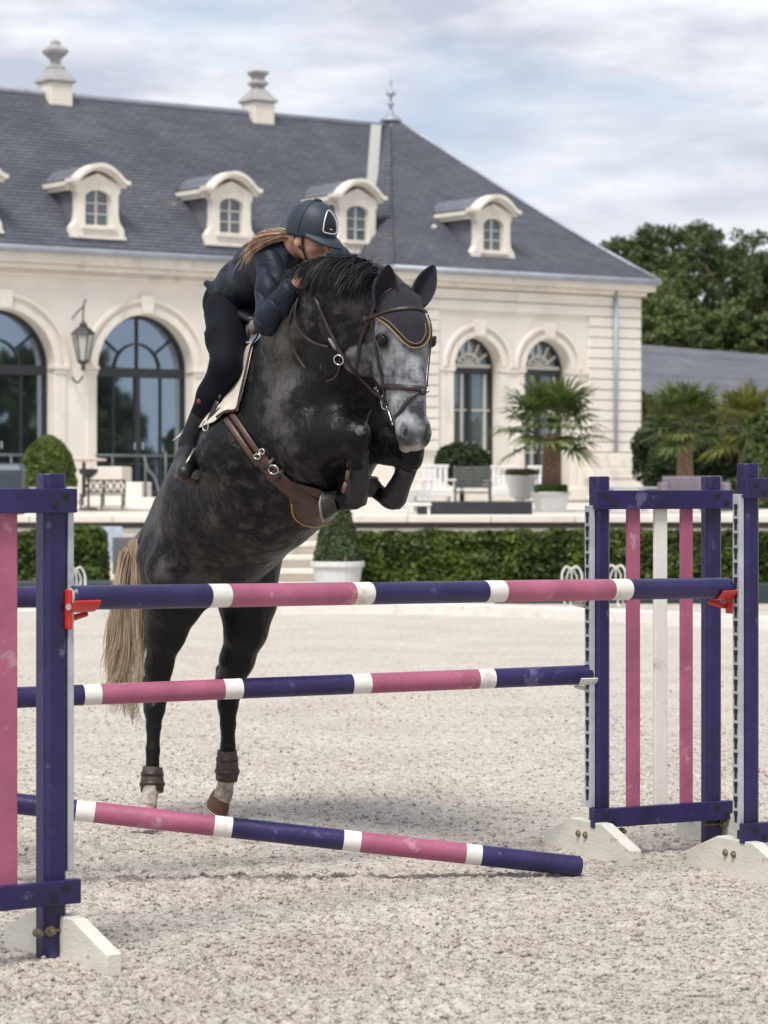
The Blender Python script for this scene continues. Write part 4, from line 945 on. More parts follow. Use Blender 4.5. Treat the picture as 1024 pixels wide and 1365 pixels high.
# photo columns of the colour changes, turned into fractions along each pole
def fr(a, b, cols):
    out = []
    for c in cols:
        k = (c - 512) / FPX; t = (k * a[1] - a[0]) / ((b[0] - a[0]) - k * (b[1] - a[1])); out.append(float(t))
    return out
pa, pb = P(93, 797, DL - .0), P(972, 783.5, DR - .0)
pole(pa, pb, 'uppermost indigo and pink striped pole, nearest the camera, resting in two red cups', fr(pa, pb, (276, 302, 468, 492, 645, 669, 813, 836)))
DB = 11.25
ma, mb_ = P(-55, 933, 11.0), P(788, 899, DM - .02); cm = (110, 133, 297, 321, 468, 492, 636, 657)
pole(ma, mb_, 'middle striped pole passing in front of the hind legs below the top pole', fr(ma, mb_, cm))
ta, tb = P(-58, 797, 11.0), P(785, 788, DM - .02); pole(ta, tb, 'rear striped pole level with and hidden behind the top pole', fr(ta, tb, cm))
la, lb = P(-60, 1062, 11.1), P(775, 1148, 11.45); lb[2] = .036
pole(la, lb, 'lowest striped pole, sloping down to rest one end on the sand', fr(la, lb, (101, 126, 285, 309, 457, 480, 620, 641)))
def cup(c, d, f, mt, label, arm):
    r = empty('jump_cup', c, label, 'jump cup', 'jump cups'); q = MB(); r.scale = (.8,) * 3 if mt is M['white'] else (1,) * 3; R = np.stack([d, f, ZA], 1)
    q.box(c + ZA * -.01, (.018, .055, .14), R, ); q.build('bracket', mt, r, bevel=.005)
    q = MB(); n = 8; prf = []
    for i in range(n + 1):
        a = -math.pi * (.12 + .76 * i / n); prf.append((math.cos(a) * .058, math.sin(a) * .058))
    prf2 = [(x * 1.16, z * 1.16) for x, z in prf][::-1]
    q.prism(prf + prf2, c + arm * .055 + ZA * .045, f, ZA, arm, -.055, .05); q.build('cradle', mt, r, bevel=.003)
    q = MB(); q.tube([c - f * .03 - ZA * .05, c + arm * .03 - ZA * .045 - f * .03, c + arm * .10 - ZA * .03 - f * .03], [.014, .016, .012], n=8, flat=(ZA, .8)); q.build('lever', mt, r, smooth=True)
    q = MB(); q.lathe(c - arm * .012 + f * .028, [(.01, 0), (.012, .006)], 8, ax=np.stack([d, ZA, f], 1)); q.build('pin', M['steel'], r)
for (w_, pe, z, mt, lab, pd) in ((WL, pa, None, M['red'], 'red jump cup on the nearest left stand holding the top pole', unit(pb - pa)), (WR, pb, None, M['red'], 'red jump cup on the right edge stand holding the top pole', unit(pa - pb)),
        (WM, mb_, None, M['white'], 'white jump cup holding the right end of the middle pole', unit(ma - mb_)), (WM, tb, None, M['white'], 'white jump cup just below the right end of the rear top pole', unit(ta - tb)),
        (WB, ma, None, M['white'], 'white jump cup out at left holding the middle pole', unit(mb_ - ma)), (WB, ta, None, M['white'], 'white jump cup out at left holding the rear top pole', unit(tb - ta))):
    r, o, d, f = w_; pd = pd.copy(); pd[2] = 0; pd = unit(pd); side = np.cross(ZA, pd)
    c = pe - pd * .012 - ZA * .030
    cup(c, pd, side if side[1] < 0 else -side, mt, lab, pd)
c = P(90, 796, DL - .01); 
q = MB(); ax_ = unit(pa - pb); xx = unit(np.cross(ax_, ZA)); q.lathe(pa + ax_ * .001, [(.036, 0), (.034, .004), (.02, .005)], 20, ax=np.stack([xx, np.cross(ax_, xx), ax_], 1))
ro_ = [o for o in bpy.data.objects if o.name == 'jump_pole'][0]; q.build('end_cap', mat('bare_wood_end', (.42, .38, .32), .8, var=.2, vscale=30), ro_)
# ================================================================== BODY SURFACES (one continuous skin grown from tapered muscles)
class Field:
    def __init__(s, lo, hi, h):
        s.lo = np.array(lo, float); s.h = h; s.n = np.ceil((np.array(hi) - s.lo) / h).astype(int) + 1
        s.D = np.full(s.n, 1.0, np.float32); s.ax = [s.lo[i] + h * np.arange(s.n[i]) for i in range(3)]
    def sub(s, lo, hi):
        a = np.clip(np.floor((np.array(lo) - s.lo) / s.h).astype(int), 0, s.n - 1); b = np.clip(np.ceil((np.array(hi) - s.lo) / s.h).astype(int) + 1, 1, s.n)
        sl = tuple(slice(a[i], b[i]) for i in range(3)); g = [s.ax[i][sl[i]].astype(np.float32) for i in range(3)]
        return sl, g[0][:, None, None], g[1][None, :, None], g[2][None, None, :]
    def mix(s, sl, d, k, neg=False):
        D = s.D[sl]
        if neg: D = -D
        h = np.maximum(k - np.abs(D - d), 0) / k; m = np.minimum(D, d) - h * h * k * .25
        s.D[sl] = -m if neg else m
    def cone(s, a, b, ra, rb, k=.03, neg=False):
        a = np.array(a, float); b = np.array(b, float); m = max(ra, rb) + k + .03
        sl, X, Y, Z = s.sub(np.minimum(a, b) - m, np.maximum(a, b) + m); ab = b - a; L2 = ab @ ab + 1e-12
        px, py, pz = X - a[0], Y - a[1], Z - a[2]; t = np.clip((px * ab[0] + py * ab[1] + pz * ab[2]) / L2, 0, 1)
        d = np.sqrt((px - t * ab[0]) ** 2 + (py - t * ab[1]) ** 2 + (pz - t * ab[2]) ** 2) - (ra + (rb - ra) * t); s.mix(sl, -d if neg and False else d, k, neg)
    def chain(s, pts, k=.03):
        for i in range(len(pts) - 1): s.cone(pts[i][0], pts[i + 1][0], pts[i][1], pts[i + 1][1], k)
    def ell(s, c, r, R=None, k=.03, neg=False):
        c = np.array(c, float); r = np.array(r, float); m = r.max() + k + .03; sl, X, Y, Z = s.sub(c - m, c + m); px, py, pz = X - c[0], Y - c[1], Z - c[2]
        if R is None: R = np.eye(3)
        q = [px * R[0, i] + py * R[1, i] + pz * R[2, i] for i in range(3)]
        k0 = np.sqrt(sum((q[i] / r[i]) ** 2 for i in range(3))); k1 = np.sqrt(sum((q[i] / r[i] ** 2) ** 2 for i in range(3))) + 1e-6
        s.mix(sl, k0 * (k0 - 1) / k1, k, neg)
    def mesh(s):
        D = s.D; I = D < 0
        c = np.zeros(np.array(D.shape) - 1, np.uint8)
        for i in (0, 1):
            for j in (0, 1):
                for k in (0, 1): c += I[i:I.shape[0] - 1 + i, j:I.shape[1] - 1 + j, k:I.shape[2] - 1 + k]
        cells = np.argwhere((c > 0) & (c < 8)); idx = -np.ones(c.shape, np.int32); idx[tuple(cells.T)] = np.arange(len(cells))
        co = [(i, j, k) for i in (0, 1) for j in (0, 1) for k in (0, 1)]
        val = np.stack([D[cells[:, 0] + i, cells[:, 1] + j, cells[:, 2] + k] for i, j, k in co], 1)
        acc = np.zeros((len(cells), 3)); cnt = np.zeros(len(cells))
        for a in range(8):
            for b in range(a + 1, 8):
                if sum(abs(co[a][q] - co[b][q]) for q in range(3)) != 1: continue
                va, vb = val[:, a], val[:, b]; m = (va < 0) != (vb < 0); t = np.where(m, va / np.where(m, va - vb, 1), 0)
                p = np.array(co[a]) + t[:, None] * (np.array(co[b]) - np.array(co[a])); acc += p * m[:, None]; cnt += m
        V = s.lo + s.h * (cells + acc / cnt[:, None]); F = []
        for ax in range(3):
            A = np.moveaxis(I, ax, 0); x = A[:-1] != A[1:]; e = np.argwhere(x); o = A[:-1][tuple(e.T)]
            if ax == 0: g = e
            elif ax == 1: g = e[:, [1, 0, 2]]
            else: g = e[:, [1, 2, 0]]
            b, c_ = [(1, 2), (2, 0), (0, 1)][ax]
            ok = (g[:, b] > 0) & (g[:, c_] > 0) & (g[:, b] < c.shape[b]) & (g[:, c_] < c.shape[c_]); g = g[ok]; o = o[ok]
            def cell(db, dc): q = g.copy(); q[:, b] += db; q[:, c_] += dc; return idx[tuple(q.T)]
            f = np.stack([cell(-1, -1), cell(0, -1), cell(0, 0), cell(-1, 0)], 1); f[~o] = f[~o][:, ::-1]; F.append(f)
        F = np.concatenate(F); F = F[(F >= 0).all(1)]
        # relax the skin a little
        for _ in range(2):
            S = np.zeros_like(V); n = np.zeros(len(V))
            for a, b in ((0, 1), (1, 2), (2, 3), (3, 0)):
                for p, q in ((a, b), (b, a)):
                    for d_ in range(3): S[:, d_] += np.bincount(F[:, p], V[F[:, q], d_], len(V))
                    n += np.bincount(F[:, p], minlength=len(V))
            V = V * .5 + .5 * S / np.maximum(n, 1)[:, None]
        return V, F
def attr(o, name, vals, dtype='FLOAT'):
    a = o.data.attributes.new(name, dtype, 'POINT'); a.data.foreach_set('value', np.asarray(vals, np.float32))
def bvh(V, F): return BVHTree.FromPolygons([tuple(v) for v in V.tolist()], [tuple(f) for f in F.tolist()])
CAMP = Vector((0, 0, CAMZ))
def hit(B, x, y, off=.004, near=0):
    "where the line of sight to photo pixel (x, y) meets a body surface"
    d = Vector(P(x, y, 1.0)) - CAMP
    d.normalize(); p, n, i, t = B.ray_cast(CAMP + d * near, d)
    if p is None: return None, None
    if n.dot(d) > 0: n = -n
    return np.array(p) + np.array(n) * off, np.array(n)
def fill_gaps(L, xy):
    'points that miss the body continue at the distance of the nearest one that met it'
    ok = [i for i, q in enumerate(L) if q[0] is not None]
    if not ok: return None
    med = np.median([L[i][0][1] for i in ok]); out = []
    for i, q in enumerate(L):
        if q[0] is None:
            j = min(ok, key=lambda k: abs(k - i)); out.append((P(xy[i][0], xy[i][1], L[j][0][1] + .0015 * abs(i - j)), L[j][1]))
        else: out.append(q)
    return out
def hit2(B, x, y, off, other):
    q, n = hit(B, x, y, off)
    return (q, n) if q is not None else hit(other, x, y, off)
def strap(B, pix, rad, mt, par, name='strap', off=.004, thick=.22, n=5, extra0=None, extra1=None, dflt=None):
    "leather strap lying on the surface B along photo pixels"
    pts = smooth_path([(x, y, 0) for x, y in pix], n); Q = []; NN = []
    L = fill_gaps([hit(B, p[0], p[1], off) for p in pts], pts)
    if not L: return None
    Q = [q for q, _ in L]; NN = [nn for _, nn in L]
    for _ in range(2):
        Q = [Q[0]] + [(Q[i - 1] + 2 * Q[i] + Q[i + 1]) / 4 for i in range(1, len(Q) - 1)] + [Q[-1]]
        NN = [NN[0]] + [unit(NN[i - 1] + 2 * NN[i] + NN[i + 1]) for i in range(1, len(NN) - 1)] + [NN[-1]]
    for lst, at0 in ((extra0, True), (extra1, False)):
        if lst:
            if at0: Q = [np.array(p) for p in lst] + Q; NN = [NN[0]] * len(lst) + NN
            else: Q = Q + [np.array(p) for p in lst]; NN = NN + [NN[-1]] * len(lst)
    m = MB(); m.tube(Q, rad, n=8, flat=(NN, thick)); o = m.build(name, mt, par, smooth=True); return o, Q, NN
# ================================================================== HORSE
HF = Field((-1.42, 11.05, -.02), (.52, 13.72, 2.86), .0085)
def R_(rp, D): return rp * D / FPX
def pc(x, y, D, r): return (P(x, y, D), R_(r, D))
# trunk
T = [pc(415, 553, 12.22, 86), pc(365, 604, 12.47, 96), pc(310, 676, 12.72, 88), pc(277, 728, 12.95, 82)]
HF.chain(T, .12)
HF.cone(*[P(430, 598, 12.17), P(352, 655, 12.48)], R_(74, 12.2), R_(84, 12.5), .10)
HF.cone(P(372, 475, 12.42), P(330, 520, 12.6), R_(34, 12.4), R_(48, 12.6), .10)        # withers and back
HF.cone(P(285, 640, 12.95), P(225, 725, 13.2), R_(60, 12.9), R_(42, 13.1), .10)         # croup
# neck
HF.chain([pc(405, 505, 12.3, 74), pc(425, 450, 12.12, 68), pc(452, 418, 11.95, 60), pc(484, 400, 11.82, 46), pc(510, 400, 11.74, 36)], .09)
HF.chain([pc(440, 545, 12.08, 62), pc(462, 490, 11.95, 52), pc(480, 455, 11.85, 42), pc(497, 430, 11.8, 34)], .08)
HF.chain([pc(395, 400, 12.15, 24), pc(430, 372, 12.0, 20), pc(470, 362, 11.85, 16), pc(508, 370, 11.72, 13)], .05)   # crest
# shoulders and breast muscle
HF.ell(P(428, 560, 11.98), (R_(50, 12), .10, R_(66, 12)), None, .08)
HF.ell(P(492, 548, 12.05), (R_(36, 12), .10, R_(46, 12)), None, .07)
HF.cone(P(452, 500, 11.93), P(446, 572, 11.86), R_(24, 12), R_(24, 12), .035); HF.cone(P(398, 540, 11.98), P(425, 585, 11.90), R_(26, 12), R_(26, 12), .035); HF.cone(P(420, 590, 11.88), P(468, 580, 11.74), R_(14, 12), R_(10, 12), .025); HF.cone(P(330, 610, 12.30), P(352, 690, 12.35), R_(70, 12), R_(30, 12), .05); HF.cone(P(262, 700, 12.72), P(225, 760, 12.72), R_(40, 12), R_(34, 12), .04)
HF.cone(P(500, 505, 11.98), P(492, 560, 11.95), R_(22, 12), R_(20, 12), .05)
# right foreleg (the one at the left of the pair in the picture)
HF.chain([pc(418, 588, 11.95, 42), pc(452, 578, 11.84, 29), pc(474, 578, 11.76, 20)], .05)
HF.ell(P(474, 580, 11.75), (R_(17, 11.7), .055, R_(20, 11.7)), None, .03); HF.ell(P(478, 592, 11.76), (R_(14, 11.7), .050, R_(17, 11.7)), None, .03)
HF.chain([pc(474, 596, 11.78, 15), pc(478, 622, 11.84, 11), pc(477, 648, 11.90, 11)], .025)
HF.cone(P(468, 604, 11.82), P(470, 650, 11.92), R_(7, 11.8), R_(7, 11.9), .02)
HF.ell(P(474, 661, 11.92), (R_(15, 11.9), .055, R_(17, 11.9)), None, .025)
HF.cone(P(470, 666, 11.93), P(455, 667, 11.98), R_(13, 11.9), R_(15, 12), .02)
# left foreleg
HF.chain([pc(492, 580, 12.08, 40), pc(522, 590, 11.98, 28), pc(546, 598, 11.9, 20)], .05)
HF.ell(P(545, 600, 11.89), (R_(15, 11.9), .055, R_(17, 11.9)), None, .03); HF.ell(P(548, 610, 11.90), (R_(13, 11.9), .050, R_(16, 11.9)), None, .03)
HF.chain([pc(547, 614, 11.92, 15), pc(538, 634, 11.99, 11.5), pc(528, 658, 12.05, 11.5)], .025)
HF.ell(P(524, 664, 12.06), (R_(17, 12), .055, R_(16, 12)), None, .025)
HF.cone(P(515, 664, 12.08), P(503, 655, 12.12), R_(11, 12), R_(11, 12), .02)
# hind legs
HF.chain([pc(238, 752, 12.92, 58), pc(232, 800, 12.88, 38), pc(221, 842, 12.94, 26), pc(212, 888, 13.0, 16.5), pc(209, 918, 13.04, 15), pc(206, 945, 13.02, 14)], .05)
HF.cone(P(200, 905, 13.08), P(206, 945, 13.03), R_(9, 13), R_(10, 13), .03)
HF.chain([pc(206, 945, 13.0, 13.5), pc(205, 968, 12.99, 9.5), pc(204, 1000, 12.97, 8.8), pc(203, 1036, 12.95, 10)], .02)
HF.ell(P(203, 1043, 12.95), (R_(13, 13), .055, R_(14, 13)), None, .02)
HF.chain([pc(202, 1050, 12.93, 11), pc(197, 1074, 12.88, 11), pc(193, 1084, 12.86, 14)], .02)
HF.chain([pc(322, 752, 13.2, 56), pc(330, 800, 13.14, 38), pc(328, 840, 13.12, 27), pc(316, 880, 13.18, 21), pc(306, 912, 13.26, 17), pc(304, 940, 13.25, 13.5)], .05)
HF.cone(P(296, 893, 13.30), P(302, 930, 13.28), R_(9, 13.2), R_(9, 13.2), .03)
HF.chain([pc(304, 940, 13.24, 13), pc(304, 966, 13.24, 10), pc(304, 996, 13.24, 9.5), pc(303, 1026, 13.25, 10.5)], .02)
HF.ell(P(303, 1032, 13.25), (R_(13.5, 13.2), .055, R_(14, 13.2)), None, .02)
HF.chain([pc(302, 1038, 13.26, 11), pc(299, 1056, 13.28, 11), pc(296, 1062, 13.29, 14)], .02)
# head
HP = P(533, 387, 11.66)
hd = unit((.085, -.24, -.96)); hfv = np.array([.40, -.90, .2]); hfv = unit(hfv - hd * (hfv @ hd)); hs = unit(np.cross(hfv, -hd)); HR = np.stack([hs, hfv, -hd], 1)
HS = 1.15
def H(t, f, s=0.): return HP + (hd * t + hfv * f + hs * s * .93) * HS
HF.ell(H(.09, -.02), tuple(v * HS for v in (.088, .10, .12)), HR, .05)
HF.ell(H(.17, -.0), tuple(v * HS for v in (.098, .085, .12)), HR, .04)
HF.cone(H(.18, .0), H(.50, -.008), .083 * HS, .056 * HS, .05)
HF.cone(H(.15, .052), H(.47, .030), .042 * HS, .030 * HS, .05)                    # nasal bone
HF.cone(H(.20, -.04), H(.44, -.035), .07 * HS, .045 * HS, .04)
for k in (-1, 1):
    HF.ell(H(.215, -.115, k * .045), tuple(v * HS for v in (.042, .10, .115)), HR, .04)          # cheek
    HF.cone(H(.29, -.12, k * .028), H(.50, -.062, k * .02), .036 * HS, .026 * HS, .03)  # jaw bar
    HF.cone(H(.165, .035, k * .075), H(.175, -.01, k * .092), .024 * HS, .022 * HS, .02)   # brow
    HF.cone(H(.235, .0, k * .088), H(.37, -.01, k * .064), .016 * HS, .010 * HS, .018)    # facial crest
    HF.ell(H(.205, .012, k * .097), tuple(v * HS for v in (.026, .030, .026)), HR, .015)
    HF.ell(H(.205, .022, k * .118), tuple(v * HS for v in (.014, .022, .017)), HR, .010, True)    # eye socket
    HF.ell(H(.555, .012, k * .040), tuple(v * HS for v in (.032, .038, .045)), HR, .03)           # nostril wings
HF.ell(H(.545, -.004), tuple(v * HS for v in (.052, .056, .062)), HR, .035)
HF.ell(H(.590, .004), tuple(v * HS for v in (.050, .042, .036)), HR, .025)
HF.cone(H(.555, -.055, -.012), H(.592, -.045, .012), .030 * HS, .028 * HS, .025)
for k in (-1, 1):
    HF.ell(H(.560, .040, k * .058), tuple(v * HS for v in (.013, .022, .026)), HR, .010, True)
HF.ell(H(.618, -.028), tuple(v * HS for v in (.07, .012, .010)), HR, .008, True)
HV, HFc = HF.mesh(); del HF.D
# skin detail: veins, muscle ripples
hb = bvh(HV, HFc)
hm = ((HV - HP) @ hd / HS > -.06) & ((HV - HP) @ hd / HS < .72) & (np.abs((HV - HP) @ hs) < .17) & ((HV - HP) @ hfv / HS > -.27) & ((HV - HP) @ hfv < .16)
hdb = bvh(HV, HFc[hm[HFc].all(1)])
horse = quads_mesh('horse', HV, HFc, None, smooth=True)
tag(horse, 'dark dappled grey horse with pale face leaping towards the camera over the striped poles', 'horse')
rel = HV - HP; t_h = rel @ hd / HS; f_h = rel @ hfv / HS; s_h = rel @ hs / HS
def sst(x, a, b): t = np.clip((x - a) / (b - a), 0, 1); return t * t * (3 - 2 * t)
inhead = sst(t_h, .02, .15) * (1 - sst(np.abs(s_h), .14, .2)) * (1 - sst(t_h, .68, .74)) * sst(f_h, -.24, -.20)
inhead = inhead * (1 - .9 * (1 - sst(f_h, -.12, -.03)) * (1 - sst(t_h, .14, .22)))
muz = inhead * sst(t_h, .50, .60)
attr(horse, 'brow', inhead * (1 - sst(t_h, .18, .34)) * np.clip(.35 + 1.3 * (vnoise(HV[:, 0] * 22, HV[:, 2] * 22, 5) - .2), 0, 1)); attr(horse, 'pale', inhead); attr(horse, 'muzzle', muz)
zpx = HV[:, 2]
leg = (1 - sst(HV[:, 2], .95, 1.30))
def segd(a, b):
    ab = b - a; t = np.clip(((HV - a) @ ab) / (ab @ ab), 0, 1); return np.linalg.norm(HV - a - t[:, None] * ab, axis=1)
fd = np.min([segd(P(455, 578, 11.84), P(474, 578, 11.76)), segd(P(474, 596, 11.78), P(470, 666, 11.93)), segd(P(525, 592, 11.98), P(547, 602, 11.88)), segd(P(547, 614, 11.92), P(515, 664, 12.08))], axis=0)
fore = 1 - sst(fd, .10, .26)
attr(horse, 'leg', np.maximum(leg, fore))
sock = (1 - sst(HV[:, 2], .245, .29)) * (HV[:, 0] > -1.5)
attr(horse, 'sock', np.where(HV[:, 0] < -.98, 1 - sst(HV[:, 2], .20, .25), 1 - sst(HV[:, 2], .20, .235)))
ed = np.minimum(np.linalg.norm((HV - H(.210, .020, .100)) / (.035, .035, .030), axis=1), np.linalg.norm((HV - H(.210, .020, -.100)) / (.035, .035, .030), axis=1))
nd = np.minimum(np.linalg.norm((HV - H(.590, .035, .045)), axis=1), np.linalg.norm((HV - H(.590, .035, -.045)), axis=1)) / .045
attr(horse, 'darkskin', np.maximum(1 - sst(ed, .75, 1.5), .75 * (1 - sst(nd, .5, 1.3))))
lip = np.exp(-((t_h - .618) / .010) ** 2) * inhead; attr(horse, 'lip', lip)
dor = np.clip((vnoise(HV[:, 0] * 3, HV[:, 2] * 3, 9)), 0, 1); attr(horse, 'blotch', dor)
def horse_mat():
    m = bpy.data.materials.new('horse_coat'); m.use_nodes = True; t = m.node_tree; b = t.nodes['Principled BSDF']
    L = t.links.new
    def A(n): x = t.nodes.new('ShaderNodeAttribute'); x.attribute_name = n; return x.outputs['Fac']
    tc = t.nodes.new('ShaderNodeTexCoord')
    def noise(s, d=6, r=.6, sc=None):
        n = t.nodes.new('ShaderNodeTexNoise'); n.inputs['Scale'].default_value = s; n.inputs['Detail'].default_value = d; n.inputs['Roughness'].default_value = r
        if sc: mp = t.nodes.new('ShaderNodeMapping'); mp.inputs['Scale'].default_value = sc; L(tc.outputs['Object'], mp.inputs[0]); L(mp.outputs[0], n.inputs['Vector'])
        else: L(tc.outputs['Object'], n.inputs['Vector'])
        return n.outputs[0]
    def ramp(i, *st):
        r = t.nodes.new('ShaderNodeValToRGB'); e = r.color_ramp.elements
        while len(e) < len(st): e.new(.5)
        for k, (p, c) in enumerate(st): e[k].position = p; e[k].color = (*c, 1)
        L(i, r.inputs[0]); return r.outputs[0]
    def mix(f, a, b_, mode='MIX'):
        x = t.nodes.new('ShaderNodeMix'); x.data_type = 'RGBA'; x.blend_type = mode
        if isinstance(f, (int, float)): x.inputs[0].default_value = f
        else: L(f, x.inputs[0])
        for s, v in ((6, a), (7, b_)):
            if isinstance(v, tuple): x.inputs[s].default_value = (*v, 1)
            else: L(v, x.inputs[s])
        return x.outputs[2]
    def mth(op, a, b_=0):
        x = t.nodes.new('ShaderNodeMath'); x.operation = op
        for s, v in ((0, a), (1, b_)):
            if isinstance(v, (int, float)): x.inputs[s].default_value = v
            else: L(v, x.inputs[s])
        return x.outputs[0]
    body = ramp(noise(3.2, 7, .62), (.42, (.0018, .0019, .0026)), (.55, (.0050, .0050, .0060)), (.67, (.070, .066, .064)))
    dap = ramp(noise(19, 5, .6), (.48, (0, 0, 0)), (.66, (1, 1, 1)))
    hair = noise(60, 6, .7, (1, 1, .25))
    body = mix(mth('MULTIPLY', mth('MULTIPLY', dap, ramp(noise(2.6, 3), (.46, (0, 0, 0)), (.62, (1, 1, 1)))), .42), body, (.11, .102, .10))
    fl = ramp(noise(48, 5, .75, (1, 1, .35)), (.60, (0, 0, 0)), (.72, (1, 1, 1))); body = mix(mth('MULTIPLY', fl, ramp(noise(3.4, 3), (.48, (0, 0, 0)), (.60, (.75, .75, .75)))), body, (.17, .16, .155))
    body = mix(.5, body, ramp(hair, (.3, (.35, .35, .36)), (.7, (1.5, 1.5, 1.5))), 'MULTIPLY')
    body = mix(A('leg'), body, (.0028, .0028, .0036))
    face = ramp(noise(12, 6, .62), (.36, (.05, .053, .062)), (.48, (.17, .178, .195)), (.64, (.36, .365, .385)))
    face = mix(.4, face, ramp(hair, (.3, (.5, .5, .5)), (.7, (1.3, 1.3, 1.3))), 'MULTIPLY')
    face = mix(mth('MULTIPLY', A('brow'), .75), face, (.05, .052, .06))
    face = mix(A('muzzle'), face, ramp(noise(22, 5), (.4, (.055, .057, .066)), (.6, (.17, .175, .195))))
    nz = noise(7, 5); pl = mth('ADD', A('pale'), mth('MULTIPLY', mth('SUBTRACT', nz, .5), .7)); pl = ramp(pl, (.42, (0, 0, 0)), (.66, (1, 1, 1)))
    c = mix(pl, body, face)
    c = mix(A('lip'), c, (.42, .38, .33)); c = mix(A('darkskin'), c, (.012, .012, .014))
    c = mix(A('sock'), c, ramp(noise(20, 5), (.4, (.17, .14, .12)), (.6, (.42, .38, .34))))
    L(c, b.inputs['Base Color']); b.inputs['Roughness'].default_value = .45; b.inputs['Specular IOR Level'].default_value = .24
    b.inputs['Sheen Weight'].default_value = 0; b.inputs['Sheen Roughness'].default_value = .4
    b1 = t.nodes.new('ShaderNodeBump'); b1.inputs['Strength'].default_value = .7; b1.inputs['Distance'].default_value = .035; L(noise(8, 5, .5), b1.inputs['Height'])
    b2 = t.nodes.new('ShaderNodeBump'); b2.inputs['Strength'].default_value = .35; b2.inputs['Distance'].default_value = .003; L(hair, b2.inputs['Height'])
    vn = noise(5.5, 2, .5); rg = t.nodes.new('ShaderNodeValToRGB'); e = rg.color_ramp.elements; e.new(.5); e[0].position = .475; e[1].position = .5; e[2].position = .525
    for k, v in ((0, 0), (1, 1), (2, 0)): e[k].color = (v, v, v, 1)
    L(vn, rg.inputs[0]); b3 = t.nodes.new('ShaderNodeBump'); b3.inputs['Strength'].default_value = .22; b3.inputs['Distance'].default_value = .006; L(rg.outputs[0], b3.inputs['Height']); L(b1.outputs[0], b3.inputs['Normal'])
    b4 = t.nodes.new('ShaderNodeBump'); b4.inputs['Strength'].default_value = .42; b4.inputs['Distance'].default_value = .014; L(noise(20, 3, .5, (1, .6, .55)), b4.inputs['Height']); L(b3.outputs[0], b4.inputs['Normal']); L(b4.outputs[0], b2.inputs['Normal']); L(b2.outputs[0], b.inputs['Normal'])
    return m
horse.data.materials.append(horse_mat())
ORG[horse] = np.zeros(3)
M['leather'] = mat('dark_brown_leather', (.030, .017, .017), .42, var=.3, vscale=20, bump=.15, bscale=150)
M['leather2'] = mat('worn_brown_leather', (.065, .028, .020), .42, var=.35, vscale=12, bump=.2, bscale=120)
M['eye'] = mat('eye', (.003, .002, .0015), .12, spec=.4)
M['hoof'] = mat('hoof_horn', (.085, .035, .018), .5, var=.35, vscale=14, stretch=(1, 1, .2), bump=.3, bscale=30)
M['hoofd'] = mat('dark_hoof_horn', (.022, .020, .020), .45, var=.35, vscale=14)
M['metal'] = mat('bright_steel', (.60, .60, .60), .25, metal=.9)
M['goldm'] = mat('gold_braid', (.42, .24, .08), .45, metal=.3, bump=.4, bscale=200)
M['boot'] = mat('black_tendon_boot', (.014, .014, .017), .5, var=.2)
M['bootb'] = mat('brown_fetlock_boot', (.045, .030, .022), .6, var=.35, vscale=25, bump=.3, bscale=60, dirt=(.16, .12, .09), dscale=25)
M['shoe'] = mat('horseshoe_steel', (.32, .28, .24), .5, metal=.6)
for k in (1, -1):
    q = MB(); q.sphere(H(.206, .022, k * .107), (.022, .029, .025), 16, 12, HR); q.build('eye', M['eye'], horse, smooth=True)
    q = MB(); pts = [H(.206 - .017 * math.sin(a), .018 + .024 * math.cos(a), k * (.112 + .010 * math.sin(a))) for a in np.linspace(0, math.pi, 8)]; q.tube(pts, [.004, .007, .009, .010, .010, .009, .007, .004], n=6); q.build('eyelid', mat('eyelid_skin', (.006, .006, .007), .7), horse, smooth=True)
for x, y, k in ((541, 577, 1), (568, 575, .5)):
    q_, n_ = hit(hdb, x, y, -.002)
    if q_ is None: continue
    x_ = unit(np.cross(n_, ZA)); y_ = np.cross(x_, n_); a_ = .35; xr, yr = x_ * math.cos(a_) + y_ * math.sin(a_), -x_ * math.sin(a_) + y_ * math.cos(a_)
    q = MB(); q.sphere(q_, (.016 * k, .036, .008), 14, 8, np.stack([xr, yr, n_], 1)); q.build('nostril', mat('nostril_dark', (.006, .006, .007), .7), horse, smooth=True)
# hooves: a tapered wall of horn with a shoe
def hoof(c, ax, fwd, L, r0, r1, mt, shoe=True):
    "c coronet, ax down towards the sole, fwd towards the toe"
    ax = unit(ax); fwd = unit(fwd - ax * (np.array(fwd) @ ax)); sd = np.cross(ax, fwd); q = MB(); vs = []; n = 18; rows = [(-.06, .86), (0, 1.0), (.12, .98), (.45, 1), (.85, 1), (1, .97)]
    for t, s_ in rows:
        r = (r0 + (r1 - r0) * t) * s_
        for j in range(n):
            a = 2 * math.pi * j / n; x, y = math.cos(a), math.sin(a); ln = L * (1.0 if x > 0 else 1 - .38 * (-x))
            if x < -.55: x = -.55 + (x + .55) * .4
            vs.append(c + ax * (ln * t) + fwd * (r * x * 1.12 + .30 * L * t * 1.0) + sd * r * y)
    m = len(rows); q.add(vs, [(i * n + j, i * n + (j + 1) % n, (i + 1) * n + (j + 1) % n, (i + 1) * n + j) for i in range(m - 1) for j in range(n)] + [tuple(range(n))[::-1], tuple(range((m - 1) * n, m * n))])
    o = q.build('hoof', mt, horse, auto=True)
    if shoe:
        q = MB(); ring_ = [vs[(m - 1) * n + j] for j in range(n) if not 7 < j < 11]; ring_ = ring_[8:] + ring_[:8]; q.tube([p + ax * .003 for p in ring_], .006, n=6); q.build('horseshoe', M['shoe'], o, smooth=True)
    return o
hoof(P(193, 1080, 12.86), (-.22, -.10, -1), (-.25, -.9, -.1), .072, .046, .058, M['hoof'])
hoof(P(296, 1058, 13.29), (-.42, .30, -.85), (.35, -.85, -.45), .078, .046, .060, M['hoof'])
